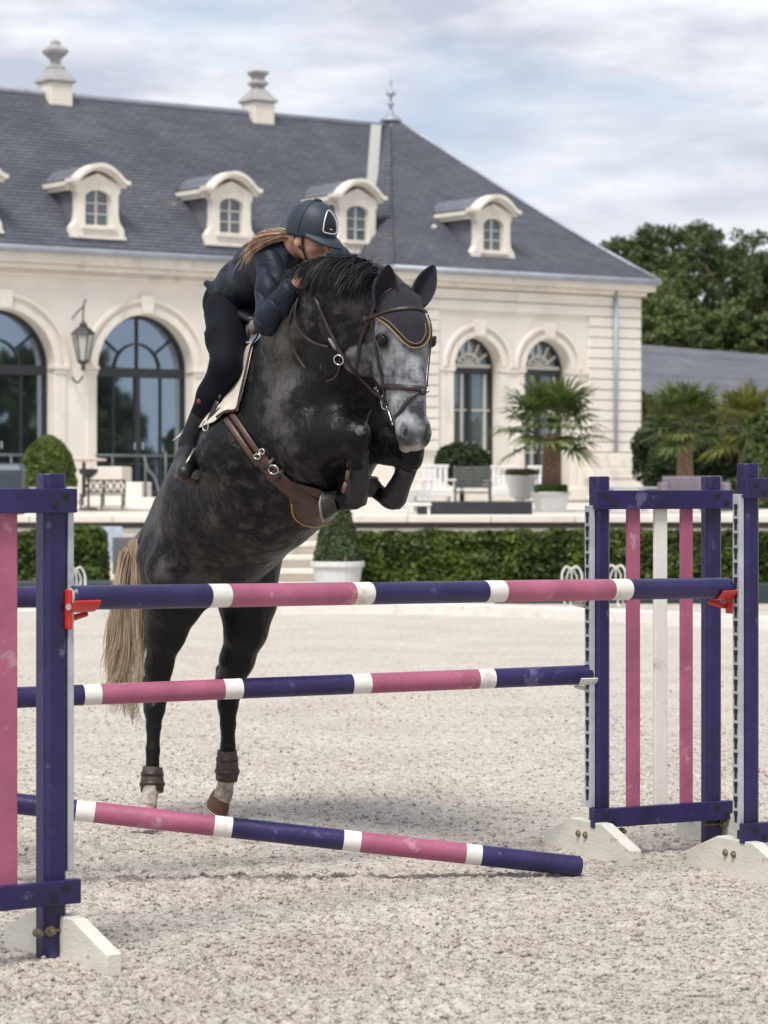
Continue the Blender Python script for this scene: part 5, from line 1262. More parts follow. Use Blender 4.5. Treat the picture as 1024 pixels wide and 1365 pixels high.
hoof(P(452, 665, 11.99), (-1, .12, -.10), (.05, -.35, -.95), .075, .048, .064, M['hoofd'])
hoof(P(504, 657, 12.12), (-.45, .1, .9), (-.85, -.30, -.4), .072, .042, .056, M['hoofd'])
# leg boots
def legboot(name, pts, label, mt, strapm=None, rings=True):
    r = empty(name, pts[0][0], label, 'leg boot', 'protective boots on the horse legs'); q = MB(); q.tube([p for p, _ in pts], [a for _, a in pts], n=20); q.build('shell', mt, r, smooth=True)
    for i in range(1, len(pts) - 1):
        if not rings: break
        p, a = pts[i]; d = unit(pts[i + 1][0] - pts[i - 1][0]); q = MB(); q.tube([p - d * .009, p - d * .008, p + d * .008, p + d * .009], [a * 1.02, a * 1.07, a * 1.07, a * 1.02], n=20); q.build('strap', strapm or M['leather'], r, smooth=True)
    return r
legboot('fetlock_boot', [pc(204, 1022, 12.96, 13.2), pc(203, 1032, 12.955, 14.5), pc(203, 1045, 12.95, 16), pc(203, 1056, 12.94, 15)], 'brown boot round the hind fetlock nearer the left jump stand', M['bootb'])
legboot('fetlock_boot', [pc(303, 1000, 13.245, 13), pc(303, 1012, 13.25, 14.2), pc(303, 1028, 13.25, 15.8), pc(302, 1040, 13.255, 14.5)], 'brown boot round the lifted hind fetlock at the right', M['bootb'])
legboot('tendon_boot', [pc(478, 600, 11.80, 14.5), pc(478, 615, 11.83, 13.5), pc(478, 632, 11.86, 14), pc(476, 650, 11.90, 17), pc(473, 668, 11.93, 16.5)], 'black tendon boot on the folded foreleg nearer the girth', M['boot'], None, False)
for a_, b_ in (((466, 612), (464, 622)), ((464, 628), (462, 640)), ((461, 644), (457, 656))):
    q = MB(); q.tube([P(*a_, 11.80), P(*b_, 11.84)], .011, n=6, flat=((-.5, -.8, 0), .5)); q.build('brown_clip', mat('brown_clip', (.16, .10, .08), .5), bpy.data.objects['tendon_boot'], smooth=True)
legboot('tendon_boot', [pc(544, 620, 11.93, 14), pc(540, 632, 11.97, 13.6), pc(534, 645, 12.01, 14.5), pc(526, 662, 12.05, 17.5), pc(521, 670, 12.06, 15.5)], 'black tendon boot on the folded foreleg farther to the right', M['boot'], None, False)
# ------------------------------------------------------------------ ears
def ear(base, tip, axis_open, w, mt, par, curl=.5):
    base, tip = np.array(base), np.array(tip); ax = unit(tip - base); L = np.linalg.norm(tip - base); op = np.array(axis_open, float); op = unit(op - ax * (op @ ax)); sd = np.cross(ax, op)
    q = MB(); vs = []; n = 13; rows = np.linspace(0, 1, 12)
    for t in rows:
        ww = w * (math.sin(math.pi * (t * .78 + .22)) ** .75 if t < 1 else .02) + .002; cu = 2.2 - 1.0 * t; bend = .10 * L * math.sin(t * 2.2)
        for j in range(n):
            a = (j / (n - 1) - .5) * 2 * cu; vs.append(base + ax * L * t + sd * (ww * math.sin(a)) + op * (-ww * .75 * math.cos(a) + .004) - op * bend * .15)
    q.add(vs, [(i * n + j, i * n + j + 1, (i + 1) * n + j + 1, (i + 1) * n + j) for i in range(11) for j in range(n - 1)])
    o = q.build('ear_cover', mt, par, smooth=True); m = o.modifiers.new('thick', 'SOLIDIFY'); m.thickness = .006; return o
M['bonnet'] = mat('navy_bonnet_cloth', (.012, .010, .020), .85, var=.3, vscale=40, bump=.5, bscale=300, sheen=.05)
bon = empty('ear_bonnet', H(.02, .06), 'dark navy ear bonnet with gold braided edge over the forehead and ears of the horse', 'ear bonnet')
Dn = 11.66
eb, _ = hit(hdb, 512, 406, -.02); eb = eb if eb is not None else P(512, 408, 11.5)
ear(P(511, 410, eb[1] - .01), P(518, 354, eb[1] - .06), (.25, -1, .1), .048, M['bonnet'], bon)
ear(P(556, 404, Dn - .02), P(579, 354, Dn + .03), (.35, -1, .15), .044, M['bonnet'], bon)
# cloth of the bonnet lying on the forehead
from mathutils.geometry import tessellate_polygon
def patch(B, poly, mt, par, name, off=.006, step=2.2, hem=None):
    xs = [p[0] for p in poly]; ys_ = [p[1] for p in poly]; n = len(poly)
    def inside(x, y):
        c = False; j = n - 1
        for i in range(n):
            if (poly[i][1] > y) != (poly[j][1] > y) and x < (poly[j][0] - poly[i][0]) * (y - poly[i][1]) / (poly[j][1] - poly[i][1]) + poly[i][0]: c = not c
            j = i
        return c
    # rows clipped exactly to the outline
    V = []; F = []; rows = np.arange(min(ys_) + .2, max(ys_), step); prev = None
    for y in rows:
        cr = []
        for i in range(n):
            a, b_ = poly[i], poly[(i + 1) % n]
            if (a[1] > y) != (b_[1] > y): cr.append(a[0] + (b_[0] - a[0]) * (y - a[1]) / (b_[1] - a[1]))
        if len(cr) < 2: prev = None; continue
        x0, x1 = min(cr), max(cr); m = 22; row = []
        xy = [(x0 + (x1 - x0) * k / m, y) for k in range(m + 1)]; L = fill_gaps([hit(B, *p, off) for p in xy], xy)
        if L is None: prev = None; continue
        for q, _ in L: row.append(len(V)); V.append(q)
        if prev: F += [(prev[k], prev[k + 1], row[k + 1], row[k]) for k in range(m)]
        prev = row
    o = quads_mesh(name, V, F, mt, par, smooth=True); s = o.modifiers.new('thick', 'SOLIDIFY'); s.thickness = .004; s.offset = 1; return o
bp = [(500, 404), (513, 392), (528, 380), (545, 386), (562, 398), (564, 416), (569, 432), (570, 448), (565, 458), (557, 463), (548, 463), (540, 458), (530, 446), (518, 434), (505, 425)]
patch(hdb, bp, M['bonnet'], bon, 'forehead_cloth')
strap(hdb, [(505, 425), (518, 435), (530, 447), (540, 458), (548, 463.5), (557, 463.5), (565, 458), (570, 447), (569, 434), (566, 424)], .0024, M['goldm'], bon, 'gold_braid', off=.012, thick=.9)
strap(hdb, [(509, 423), (521, 431), (533, 443), (543, 454), (550, 458), (556, 458), (561, 453), (565, 444), (564, 432)], .0013, M['goldm'], bon, 'gold_piping', off=.012, thick=.9)
# ------------------------------------------------------------------ bridle
br = empty('bridle', H(.2, 0), 'dark brown leather bridle with flash noseband on the pale face of the horse', 'bridle')
LE = M['leather']
strap(hdb, [(491, 424), (500, 421), (520, 415), (540, 412.5), (556, 413), (566, 417)], .0105, LE, br, 'browband', off=.011, thick=.45)
strap(hdb, [(528, 378), (512, 384), (502, 400), (494, 422), (486, 440), (480, 456), (477, 480), (474, 498)], .008, LE, br, 'throat_lash', off=.006)
strap(hdb, [(496, 424), (499, 445), (503, 470), (508, 495), (512, 515), (514, 528)], .0105, LE, br, 'cheekpiece', off=.006, thick=.3)
strap(hdb, [(568, 420), (573, 436), (572, 460), (569, 490), (567, 515)], .008, LE, br, 'cheekpiece', off=.008, thick=.4)
strap(hdb, [(511, 516), (522, 515), (540, 517), (555, 518), (566, 519)], .0125, LE, br, 'noseband', off=.008, thick=.45)
strap(hdb, [(558, 524), (548, 530), (540, 540), (533, 550), (526, 557)], .0085, LE, br, 'flash_strap', off=.006, thick=.45)
strap(hdb, [(524, 385), (508, 395), (500, 410), (495, 422)], .009, LE, br, 'headpiece', off=.008, thick=.4)
q_, n_ = hit2(hdb, 562, 523, .010, hb); q = MB(); q.sphere(q_, (.016, .010, .016), 12, 8); q.build('flash_loop', LE, br, smooth=True)
q_, n_ = hit2(hdb, 564.5, 522, .022, hb)
if q_ is not None: q = MB(); q.sphere(q_, .0085, 10, 8); q.build('steel_stud', M['metal'], br, smooth=True)
q_, n_ = hit2(hdb, 488, 424, .01, hb); q = MB(); q.sphere(q_, (.012, .008, .016), 10, 8); q.build('rosette', mat('mauve_rosette', (.05, .035, .05), .6), br, smooth=True)
# bit ring and curb pieces
def ringm(par, c, n, r, rt, mt, name, sq=(1, 1)):
    n = unit(n); x = unit(np.cross(n, ZA + .01)); y = np.cross(n, x); q = MB(); pts = [c + x * r * sq[0] * math.cos(a) + y * r * sq[1] * math.sin(a) for a in np.linspace(0, 2 * math.pi, 25)]; q.tube(pts, rt, n=8, cap=False); return q.build(name, mt, par, smooth=True)
q_, n_ = hit2(hdb, 511, 533, .014, hb); ringm(br, q_, n_, .038, .0045, M['metal'], 'bit_ring', (.75, 1.1))
strap(hdb, [(503, 520), (507, 530), (513, 541), (520, 545), (524, 556), (527, 566)], .0035, M['metal'], br, 'bit_shank', off=.012, thick=.9)
strap(hdb, [(500, 518), (508, 531), (516, 546), (524, 558)], .010, LE, br, 'chin_strap', off=.004, thick=.4)
q_, n_ = hit2(hdb, 498, 516, .01, hb)
if q_ is not None: q = MB(); q.sphere(q_, .008, 10, 8); q.build('steel_stud', M['metal'], br, smooth=True)
# reins, from the hands to the bit and down to the martingale
rn = empty('reins', P(430, 440, 11.7), 'thin dark leather reins with martingale loop from the bit to the rider hands', 'reins')
h1 = P(404, 384, 11.95)
q = MB(); b_, _n = hit(hb, 509, 533, .02)
pts = []
for x, y in ((424, 400), (436, 428), (450, 458), (466, 485), (484, 508), (498, 524)):
    a, nn = hit(hb, x, y, .012); pts.append(a)
pts = [h1, h1 * .4 + pts[0] * .6] + pts + [b_]; pts = smooth_path(pts, 4); q.tube(pts, .0085, n=6, flat=((.3, -1, 0), .4)); q.build('rein', LE, rn, smooth=True)
strap(hb, [(398, 402), (388, 425), (388, 448), (396, 470), (410, 492)], .006, LE, rn, 'rein', off=.012, thick=.5)
strap(hb, [(400, 398), (396, 420), (402, 440), (420, 456), (440, 462)], .006, LE, rn, 'rein', off=.014, thick=.5)
strap(hb, [(444, 452), (452, 466), (455, 480), (450, 500), (436, 508)], .005, LE, rn, 'martingale_fork', off=.014, thick=.6)
strap(hb, [(494, 545), (488, 560), (483, 575)], .006, LE, rn, 'martingale_fork', off=.012, thick=.5)
q_, n_ = hit(hb, 447, 458, .02); q = MB(); q.lathe(q_, [(.006, -.03), (.009, -.01), (.009, .01), (.006, .03)], 8, ax=np.stack([(1, 0, 0), (0, 1, 0), unit((-.5, 0, .85))], 1)); q.build('rein_stop', mat('grey_rubber', (.2, .2, .2), .6), rn, smooth=True)
q_, n_ = hit(hb, 454, 478, .02); ringm(rn, q_, n_, .022, .0035, M['metal'], 'martingale_ring')
# ------------------------------------------------------------------ hair
def strands(name, roots, dirs, lens, rad, mt, par, droop=.5, wob=.25, n=7, seed=0, spread=.12, stuff=True):
    rs = np.random.RandomState(seed); V = []; F = []
    for r0, d0, L in zip(roots, dirs, lens):
        p = np.array(r0, float); d = unit(np.array(d0) + rs.normal(size=3) * spread); w = unit(np.cross(d, rs.normal(size=3))); k = len(V); ph = rs.rand() * 6.3
        for i in range(n + 1):
            t = i / n; ww = rad * (1 - t) ** .6 * (.5 + rs.rand() * .5) + .0003; V += [p - w * ww, p + w * ww]
            d = unit(d - ZA * droop / n + w * wob * math.sin(ph + t * 5) / n + rs.normal(size=3) * .03); p = p + d * L / n
        F += [(k + 2 * i, k + 2 * i + 1, k + 2 * i + 3, k + 2 * i + 2) for i in range(n)]
    o = quads_mesh(name, V, F, mt, par, smooth=True)
    if stuff: tag(o, kind='stuff')
    return o
M['mane'] = mat('black_mane_hair', (.007, .007, .009), .5, var=.4, vscale=20, spec=.35)
M['tail'] = mat('flaxen_tail_hair', (.30, .205, .13), .5, var=.35, vscale=9, vcol2=(.56, .45, .33), stretch=(3, 3, .6))
rs = np.random.RandomState(4); roots = []; dirs = []; lens = []
crest = smooth_path([P(400, 374, 12.08), P(408, 366, 12.05), P(424, 356, 12.0), P(445, 350, 11.92), P(470, 350, 11.84), P(488, 355, 11.78), P(500, 364, 11.74)], 8)
for i in range(6500):
    t = rs.rand() * (len(crest) - 1.001); j = int(t); p = crest[j] * (1 - t + j) + crest[j + 1] * (t - j)
    p = p + np.array([rs.normal() * .012, -.04 + rs.normal() * .035, rs.normal() * .010]); roots.append(p); dirs.append((-.75 + rs.normal() * .22, -.55, .02 + rs.normal() * .10)); lens.append(.10 + .13 * rs.rand())
strands('mane', roots, dirs, lens, .0024, M['mane'], horse, 1.5, .25, 7, 1, .14)
roots = []; dirs = []; lens = []
for i in range(60):
    t = rs.rand() * (len(crest) - 1.001); j = int(t); p = crest[j]; roots.append(p + (0, -.02, .01)); dirs.append((rs.normal() * .6, -.2, 1)); lens.append(.03 + .05 * rs.rand())
strands('mane_wisps', roots, dirs, lens, .0009, M['mane'], horse, 1.2, .5, 6, 2, .3)
V = []; F_ = []; rs = np.random.RandomState(21)
for l in range(46):                       # locks of tail hair, each falling along its own wavy line
    f = rs.rand(); Lk = (.50 + .40 * rs.rand() ** .7) * (.82 + .35 * f); top = P(166 + 20 * f + rs.normal() * 2, 716 + 26 * (1 - f), 13.24 + rs.normal() * .03)
    ph, am, dx = rs.rand() * 6.3, .016 + .030 * rs.rand(), (-.15 + .17 * f + .03 * rs.normal()); path_ = []
    for j in range(15):
        t = j / 14; path_.append(top + np.array([dx * Lk * (t ** .8) * (1 - .25 * t) + am * math.sin(ph + t * 7) * t, .02 * math.sin(ph * 2 + t * 5) * t, -Lk * t]))
    for i in range(95):
        off = rs.normal(size=3) * (.010, .014, .006); w = unit(rs.normal(size=3) * (1, .3, .1)); k = len(V); m = int(8 + 7 * rs.rand()); fr_ = rs.normal() * .02; fy = rs.normal() * .012
        for j in range(m):
            t = j / 14; e = 1 if rs.rand() > .0 else 1; p = path_[j] + off * (1 - .5 * t) + np.array([fr_, fy, 0]) * t ** 2; ww = .0016 * (1 - (j / m)) ** .5 + .0003; V += [p - w * ww, p + w * ww]
        F_ += [(k + 2 * j, k + 2 * j + 1, k + 2 * j + 3, k + 2 * j + 2) for j in range(m - 1)]
tl = quads_mesh('tail', V, F_, M['tail'], horse, smooth=True); tag(tl, kind='stuff')
q = MB(); q.tube([P(215, 705, 13.25), P(192, 718, 13.26), P(183, 735, 13.26), P(180, 765, 13.26)], [.05, .045, .04, .025], n=10); q.build('tail_dock', mat('grey_dock_hair', (.12, .11, .10), .6, var=.3, vscale=30), horse, smooth=True)
# ================================================================== SADDLE AND GIRTH
M['pad'] = mat('cream_saddle_cloth', (.55, .50, .43), .85, var=.1, vscale=20, dirt=(.3, .22, .16), dscale=18, dthr=(.62, .72), bump=.3, bscale=150)
M['padtrim'] = mat('dark_pad_trim', (.035, .018, .018), .7)
pad = empty('saddle_pad', P(300, 520, 12.3), 'cream quilted saddle pad with dark trim showing beneath the black saddle', 'saddle pad')
patch(hb, [(336, 430), (345, 438), (341, 458), (334, 492), (325, 528), (319, 549), (300, 553), (288, 564), (268, 572), (252, 578), (256, 560), (280, 510), (305, 470), (322, 440)], M['pad'], pad, 'pad_cloth', off=.014)
strap(hb, [(340, 430), (345, 438), (341, 458), (334, 492), (325, 528), (319, 549), (304, 552), (292, 560)], .007, M['padtrim'], pad, 'pad_binding', off=.022, thick=.6)
q = MB(); q.add([P(231, 588, 12.55), P(246, 572, 12.52), P(262, 558, 12.5), P(258, 572, 12.5)], [(0, 1, 2, 3)]); o = q.build('pad_corner', M['pad'], pad); s = o.modifiers.new('t', 'SOLIDIFY'); s.thickness = .012
sad = empty('saddle', P(310, 470, 12.3), 'black leather jumping saddle with pale knee roll edge under the rider', 'saddle')
M['sadl'] = mat('black_saddle_leather', (.013, .012, .014), .4, var=.3, vscale=20, bump=.1)
patch(hb, [(326, 428), (335, 436), (331, 458), (321, 488), (310, 515), (299, 538), (290, 546), (276, 552), (270, 545), (284, 505), (300, 465), (315, 436)], M['sadl'], sad, 'saddle_flap', off=.03)
strap(hb, [(333, 440), (328, 462), (319, 490), (309, 516), (299, 538)], .009, M['sadl'], sad, 'knee_roll', off=.036, thick=.9)
q = MB(); pts = smooth_path([P(346, 430, 12.42), P(338, 424, 12.52), P(325, 430, 12.68), P(310, 440, 12.80), P(296, 448, 12.92), P(284, 444, 13.0)], 4); q.tube(pts, [.05 + .07 * math.sin(math.pi * i / (len(pts) - 1)) for i in range(len(pts))], n=14, flat=((.3, -.4, .9), .45)); q.build('seat', M['sadl'], sad, smooth=True)
q = MB(); q.sphere(P(338, 436, 12.33), (.024, .03, .036), 12, 8); q.build('pommel', mat('grey_pommel', (.16, .14, .14), .6), sad, smooth=True)
gi = empty('girth', P(380, 630, 12.1), 'brown leather girth with steel buckles and broad stud guard across the belly', 'girth')
L2 = M['leather2']
for dx, dy in ((-4, 4), (4, -3)): strap(hb, [(306 + dx, 556 + dy), (320 + dx, 576 + dy), (338 + dx, 602 + dy), (350 + dx, 616 + dy)], .0135, L2, gi, 'girth_strap', off=.010, thick=.25)
strap(hb, [(342, 604), (356, 620), (372, 638)], .034, L2, gi, 'girth_end', off=.012, thick=.14)
strap(hb, [(362, 628), (380, 644), (398, 658), (420, 668)], .042, L2, gi, 'girth_body', off=.012, thick=.12)
patch(hb, [(388, 640), (410, 646), (432, 652), (448, 668), (452, 682), (446, 690), (424, 698), (404, 696), (390, 684), (386, 662)], L2, gi, 'stud_guard', off=.012)
strap(hb, [(390, 668), (391, 684), (404, 696), (424, 698), (440, 692)], .004, M['goldm'], gi, 'guard_edge', off=.018, thick=.6)
for x, y in ((346, 608), (353, 601)):
    a, nn = hit(hb, x, y, .022); ringm(gi, a, nn, .016, .003, M['metal'], 'buckle', (1, .7))
for x, y in ((362, 617), (374, 632)):
    a, nn = hit(hb, x, y, .020); q = MB(); q.tube([a - unit((.7, 0, .7)) * .034, a + unit((.7, 0, .7)) * .034], .012, n=6, flat=(nn, .4)); q.build('keeper_loop', M['leather'], gi, smooth=True)
a, nn = hit(hb, 368, 624, .022); ringm(gi, a, nn, .026, .0035, M['metal'], 'girth_ring', (1, .8))
# ================================================================== RIDER
RF = Field((-1.12, 11.55, 1.55), (-.05, 13.35, 3.0), .007)
def both(fn, pts, k):
    fn(pts, k)
hipR, kneeR, ankR, toeR = P(301, 416, 12.62), P(301, 488, 12.28), P(254, 590, 12.42), P(246, 633, 12.20)
side = unit((.695, .719, 0)) * .40
limbs_leg = [(hipR, .095), ((hipR + kneeR) / 2 + (0, 0, 0), .078), (kneeR, .063)]
shank = [(kneeR, .062), (kneeR * .62 + ankR * .38, .060), (ankR, .042)]
sh, el, wr = P(366, 348, 12.12), P(358, 428, 11.98), P(388, 385, 11.86)
pel = P(297, 392, 12.78); spine = [(P(305, 400, 12.80), .104), (P(324, 380, 12.62), .098), (P(349, 360, 12.42), .112), (P(368, 348, 12.26), .104)]
neck = P(392, 326, 12.12); head = P(415, 322, 12.0)
LS = np.array([.24, .26, .0])                          # offset to the rider's left shoulder and hip
def body(F, g=0.0, what='all'):
    if what in ('all', 'legs'):
        F.chain([(p, r + g) for p, r in limbs_leg], .05); F.chain([(p, r + g) for p, r in shank], .03)
        F.chain([(spine[0][0], .104 + g), (spine[1][0] * .4 + spine[0][0] * .6, .100 + g)], .05)
        F.cone(P(302, 408, 12.78), P(303, 428, 12.70), .098 + g, .090 + g, .05)
        l = [(hipR + LS, .10 + g), (kneeR + side * 1.25, .066 + g), (ankR + side * 1.3, .045 + g)]; F.chain(l, .05)
    if what in ('all', 'rboot'): F.cone(ankR + (0, .01, -.02), P(249, 612, 12.38), .043 + g, .045 + g, .03); F.cone(P(250, 612, 12.38), toeR + (0, 0, .012), .040 + g, .028 + g, .03)
    if what in ('all', 'lboot'): F.cone(ankR + side * 1.3, ankR + side * 1.3 + (0.05, -.15, -.12), .042 + g, .034 + g, .03)
    if what in ('all', 'torso'):
        F.chain([(p, r + g) for p, r in spine], .06)
        F.chain([(p + LS * .45, r + g) for p, r in spine], .08); F.cone(P(372, 344, 12.2), P(372, 344, 12.2) + LS * .9, .085 + g, .08 + g, .06)
        F.chain([(sh, .066 + g), ((sh + el) / 2, .053 + g), (el, .048 + g)], .04); F.chain([(el, .047 + g), ((el + wr) / 2, .042 + g), (wr, .036 + g)], .03)
        l = [(sh + LS * 1.1, .075 + g), (el + LS * 1.0 + (.06, 0, 0), .058 + g), (wr + (.16, .16, .0), .036 + g)]; F.chain(l, .05)
    if what in ('all', 'head'):
        F.cone(P(372, 338, 12.2), neck, .062 + g, .058, .04); F.cone(neck, head, .058, .06, .03)
# head frame: face looks right, towards the camera and down
rf = unit((.80, -.52, -.30)); ru = unit(np.array([.12, -.14, 1.]) - rf * (np.array([.12, -.14, 1.]) @ rf)); rr_ = np.cross(rf, ru); RR = np.stack([rr_, rf, ru], 1)      # columns: right-hand side, forward, up
hc = P(414, 312, 12.0)
def HD(r, f, u): return hc + rr_ * r + rf * f + ru * u
body(RF, -.012)
RF.ell(HD(0, 0, .02), (.074, .095, .10), RR, .03); RF.ell(HD(0, .028, -.05), (.056, .066, .075), RR, .03); RF.ell(HD(0, .062, -.108), (.026, .024, .022), RR, .03)
RF.cone(HD(0, .094, -.012), HD(0, .116, -.050), .010, .014, .012); RF.ell(HD(0, .088, -.082), (.024, .015, .012), RR, .012)
for k in (-1, 1): RF.ell(HD(k * .030, .094, -.012), (.017, .012, .012), RR, .010, True); RF.ell(HD(k * .076, -.006, -.035), (.010, .020, .031), RR, .008); RF.ell(HD(k * .042, .062, -.045), (.022, .022, .022), RR, .02)
# hand: palm, four fingers and a thumb closed on the mane and rein
def hand(F, w, dirv, upv, s=1.0):
    d = unit(dirv); n = np.array(upv, float); n = unit(n - d * (n @ d)); x = np.cross(d, n)      # x across the knuckles
    F.cone(w, w + d * .03 * s, .027, .030, .015); F.ell(w + d * .055 * s, (.040 * s, .040 * s, .018 * s), np.stack([x, d, n], 1), .012)
    for i, (L, off) in enumerate(((.072, -.030), (.080, -.010), (.076, .010), (.060, .029))):
        k0 = w + d * .085 * s + x * off * s; k1 = k0 + (d * .75 - n * .45) * L * .42 * s; k2 = k1 + (d * .1 - n * 1.0) * L * .33 * s; k3 = k2 + (-d * .8 - n * .5) * L * .28 * s
        F.chain([(k0 - d * .03, .0098), (k0, .0098), (k1, .0092), (k2, .0086), (k3, .0078)], .004)
    t0 = w + d * .03 * s - x * .032 * s; t1 = t0 + (d * .6 - x * .55 - n * .2) * .035 * s; t2 = t1 + (d * .8 + x * .1 - n * .5) * .028 * s; F.chain([(t0, .013), (t1, .0115), (t2, .0095)], .006)
hw = P(391, 381, 11.84); hand(RF, hw, P(414, 371, 11.86) - hw, (-.15, -.9, .5)); hand(RF, wr + (.16, .16, 0), (.6, -.2, .3), (.4, .5, .6))
RV, RFc = RF.mesh(); del RF.D
M['skin'] = mat('skin', (.50, .27, .19), .5, var=.12, vscale=9, bump=.05, bscale=120)
rider = quads_mesh('person', RV, RFc, M['skin'], smooth=True); ORG[rider] = np.zeros(3)
tag(rider, 'rider in navy quilted jacket, dark breeches and navy helmet leaning low over the horse neck', 'person')
def cloth(name, what, g, mt, lo, hi, cut=None):
    F = Field(lo, hi, .0075); body(F, g, what)
    if cut: cut(F)
    V, Q = F.mesh(); o = quads_mesh(name, V, Q, mt, rider, smooth=True); return o, V, Q
def quilt_mat():
    m = mat('navy_quilted_jacket', (.009, .015, .030), .58, var=.3, vscale=6, spec=.3); t = m.node_tree; b = t.nodes['Principled BSDF']
    tc = t.nodes.new('ShaderNodeTexCoord'); mp = t.nodes.new('ShaderNodeMapping'); mp.inputs['Rotation'].default_value = (.5, .65, 0); w = t.nodes.new('ShaderNodeTexWave'); w.bands_direction = 'X'; w.inputs['Scale'].default_value = 3.6; w.inputs['Distortion'].default_value = 1.6; w.inputs['Detail'].default_value = 2
    t.links.new(tc.outputs['Object'], mp.inputs[0]); t.links.new(mp.outputs[0], w.inputs['Vector'])
    r = t.nodes.new('ShaderNodeMath'); r.operation = 'POWER'; r.inputs[1].default_value = .35; t.links.new(w.outputs[1], r.inputs[0])
    n = t.nodes.new('ShaderNodeTexNoise'); n.inputs['Scale'].default_value = 14; n.inputs['Detail'].default_value = 5
    t.links.new(tc.outputs['Object'], n.inputs['Vector']); ad = t.nodes.new('ShaderNodeMath'); ad.operation = 'ADD'; t.links.new(r.outputs[0], ad.inputs[0]); t.links.new(n.outputs[0], ad.inputs[1])
    bb = t.nodes.new('ShaderNodeBump'); bb.inputs['Strength'].default_value = .9; bb.inputs['Distance'].default_value = .018; t.links.new(ad.outputs[0], bb.inputs['Height']); t.links.new(bb.outputs[0], b.inputs['Normal']); return m
def torso_cut(F):
    F.cone(P(388, 330, 12.12), P(379, 318, 12.20), .060, .052, .03)
    F.cone(P(276, 378, 12.72), P(300, 400, 12.62), .018, .018, .02)
jk, JV, JF = cloth('jacket', 'torso', .014, quilt_mat(), (-1.12, 11.6, 2.0), (-.05, 13.35, 3.0), torso_cut)
brc, BV, BF = cloth('breeches', 'legs', .007, mat('navy_breeches', (.0045, .0055, .010), .8, var=.2, vscale=5, bump=.8, bscale=12, spec=.15), (-1.15, 11.6, 1.55), (-.05, 13.35, 2.95))
M['bt'] = mat('black_boots', (.006, .006, .008), .45, bump=.3, bscale=12)
for w_ in ('rboot', 'lboot'): cloth('boot', w_, .008, M['bt'], (-1.15, 11.7, 1.5), (-.05, 13.35, 2.2))
bt, TV, TF = (None,) * 3
F = Field((-1.12, 11.9, 1.6), (-.6, 12.8, 2.25), .006)
F.chain([(kneeR * .35 + ankR * .65, .060), (ankR, .051), (P(250, 610, 12.40), .050)], .02); V, Q = F.mesh(); quads_mesh('boot_shaft', V, Q, mat('black_chaps', (.004, .005, .009), .75, var=.3, vscale=14, bump=.6, bscale=16), rider, smooth=True)
allb = bvh(np.concatenate([JV, BV]), np.concatenate([JF, BF + len(JV)]))
q_, n_ = hit(allb, 266, 535, .004)
if q_ is not None: q = MB(); q.sphere(q_, (.012, .005, .013), 10, 6); q.build('red_badge', mat('dark_red_badge', (.12, .02, .03), .6), rider, smooth=True)
# stirrup and leather
st = empty('stirrup', P(250, 640, 12.3), 'steel stirrup on a brown stirrup leather under the rider boot', 'stirrup')
q = MB(); q.tube(smooth_path([P(290, 535, 12.22), P(278, 562, 12.24), P(268, 592, 12.25), P(262, 602, 12.25)], 4), .013, n=8, flat=((-.6, -.75, 0), .3)); q.build('stirrup_leather', M['leather'], st, smooth=True)
q = MB(); q.tube([P(260, 598, 12.24), P(240, 632, 12.20)], .007, n=8); q.tube([P(262, 598, 12.26), P(266, 620, 12.34), P(262, 644, 12.42)], .009, n=8, flat=((1, 0, 0), .5)); q.build('stirrup_iron', mat('stirrup_metal', (.30, .27, .24), .3, metal=.8), st, smooth=True)
q = MB(); a, b_ = P(239, 634, 12.20), P(261, 645, 12.40); q.tube([a, b_], .030, n=8, flat=((.0, 0, 1), .28)); q.build('tread', mat('brown_tread', (.10, .05, .03), .6), st)
a = P(274, 568, 12.215); ringm(st, a, (-.5, -.8, 0), .020, .0035, M['metal'], 'buckle', (.8, 1.1))
# helmet
M['helm'] = mat('navy_matt_helmet', (.016, .026, .042), .55, bump=.08, bscale=300, var=.08)
HOFF = 1
hel = MB(); vs = []; nu, nv = 40, 16
HC = HD(0, .0, .028)
def hp_pt(a, b, g=0.0):
    "a azimuth (0 = forward), b elevation"
    s = math.cos(b); return HC + rf * ((.124 + g) * s * math.cos(a)) + rr_ * ((.100 + g) * s * math.sin(a)) + ru * ((.122 + g) * math.sin(b) + .004)
rows = [math.radians(x) for x in np.linspace(-16, 90, nv)]
for i, b in enumerate(rows):
    for j in range(nu):
        a = 2 * math.pi * j / nu; bb = b - (.24 * (1 - math.cos(a)) / 2 * max(0, (1 - (b + .28) / 1.2))); p = hp_pt(a, bb); vs.append(p)
hel.add(vs, [(i * nu + j, i * nu + (j + 1) % nu, (i + 1) * nu + (j + 1) % nu, (i + 1) * nu + j) for i in range(nv - 1) for j in range(nu)])
helmet = hel.build('helmet', M['helm'], rider, smooth=True); s = helmet.modifiers.new('t', 'SOLIDIFY'); s.thickness = .012; s.offset = HOFF
q = MB(); vs = []; na = 24
for i in range(na + 1):
    a = math.radians(-72 + 144 * i / na); e_ = max(0, math.cos(a * 1.22)) ** .6; b0 = hp_pt(a, math.radians(-12), -.002); outp = unit(rf * math.cos(a) + rr_ * math.sin(a)); b1 = b0 + rf * .055 * e_ - ru * (.022 * e_ + .004) + outp * .006
    md = (b0 + b1) / 2 + ru * .006 * e_; vs += [b0 + ru * .010, md + ru * .003, b1, b1 - ru * .007, b0 - ru * .006]
q.add(vs, [(i * 5 + j, i * 5 + (j + 1) % 5, (i + 1) * 5 + (j + 1) % 5, (i + 1) * 5 + j) for i in range(na) for j in range(5)]); q.build('peak', M['helm'], helmet, smooth=True)
pts = [hp_pt(math.pi * 0 + 0.0, math.radians(x), .0015) for x in range(-10, 91, 5)]
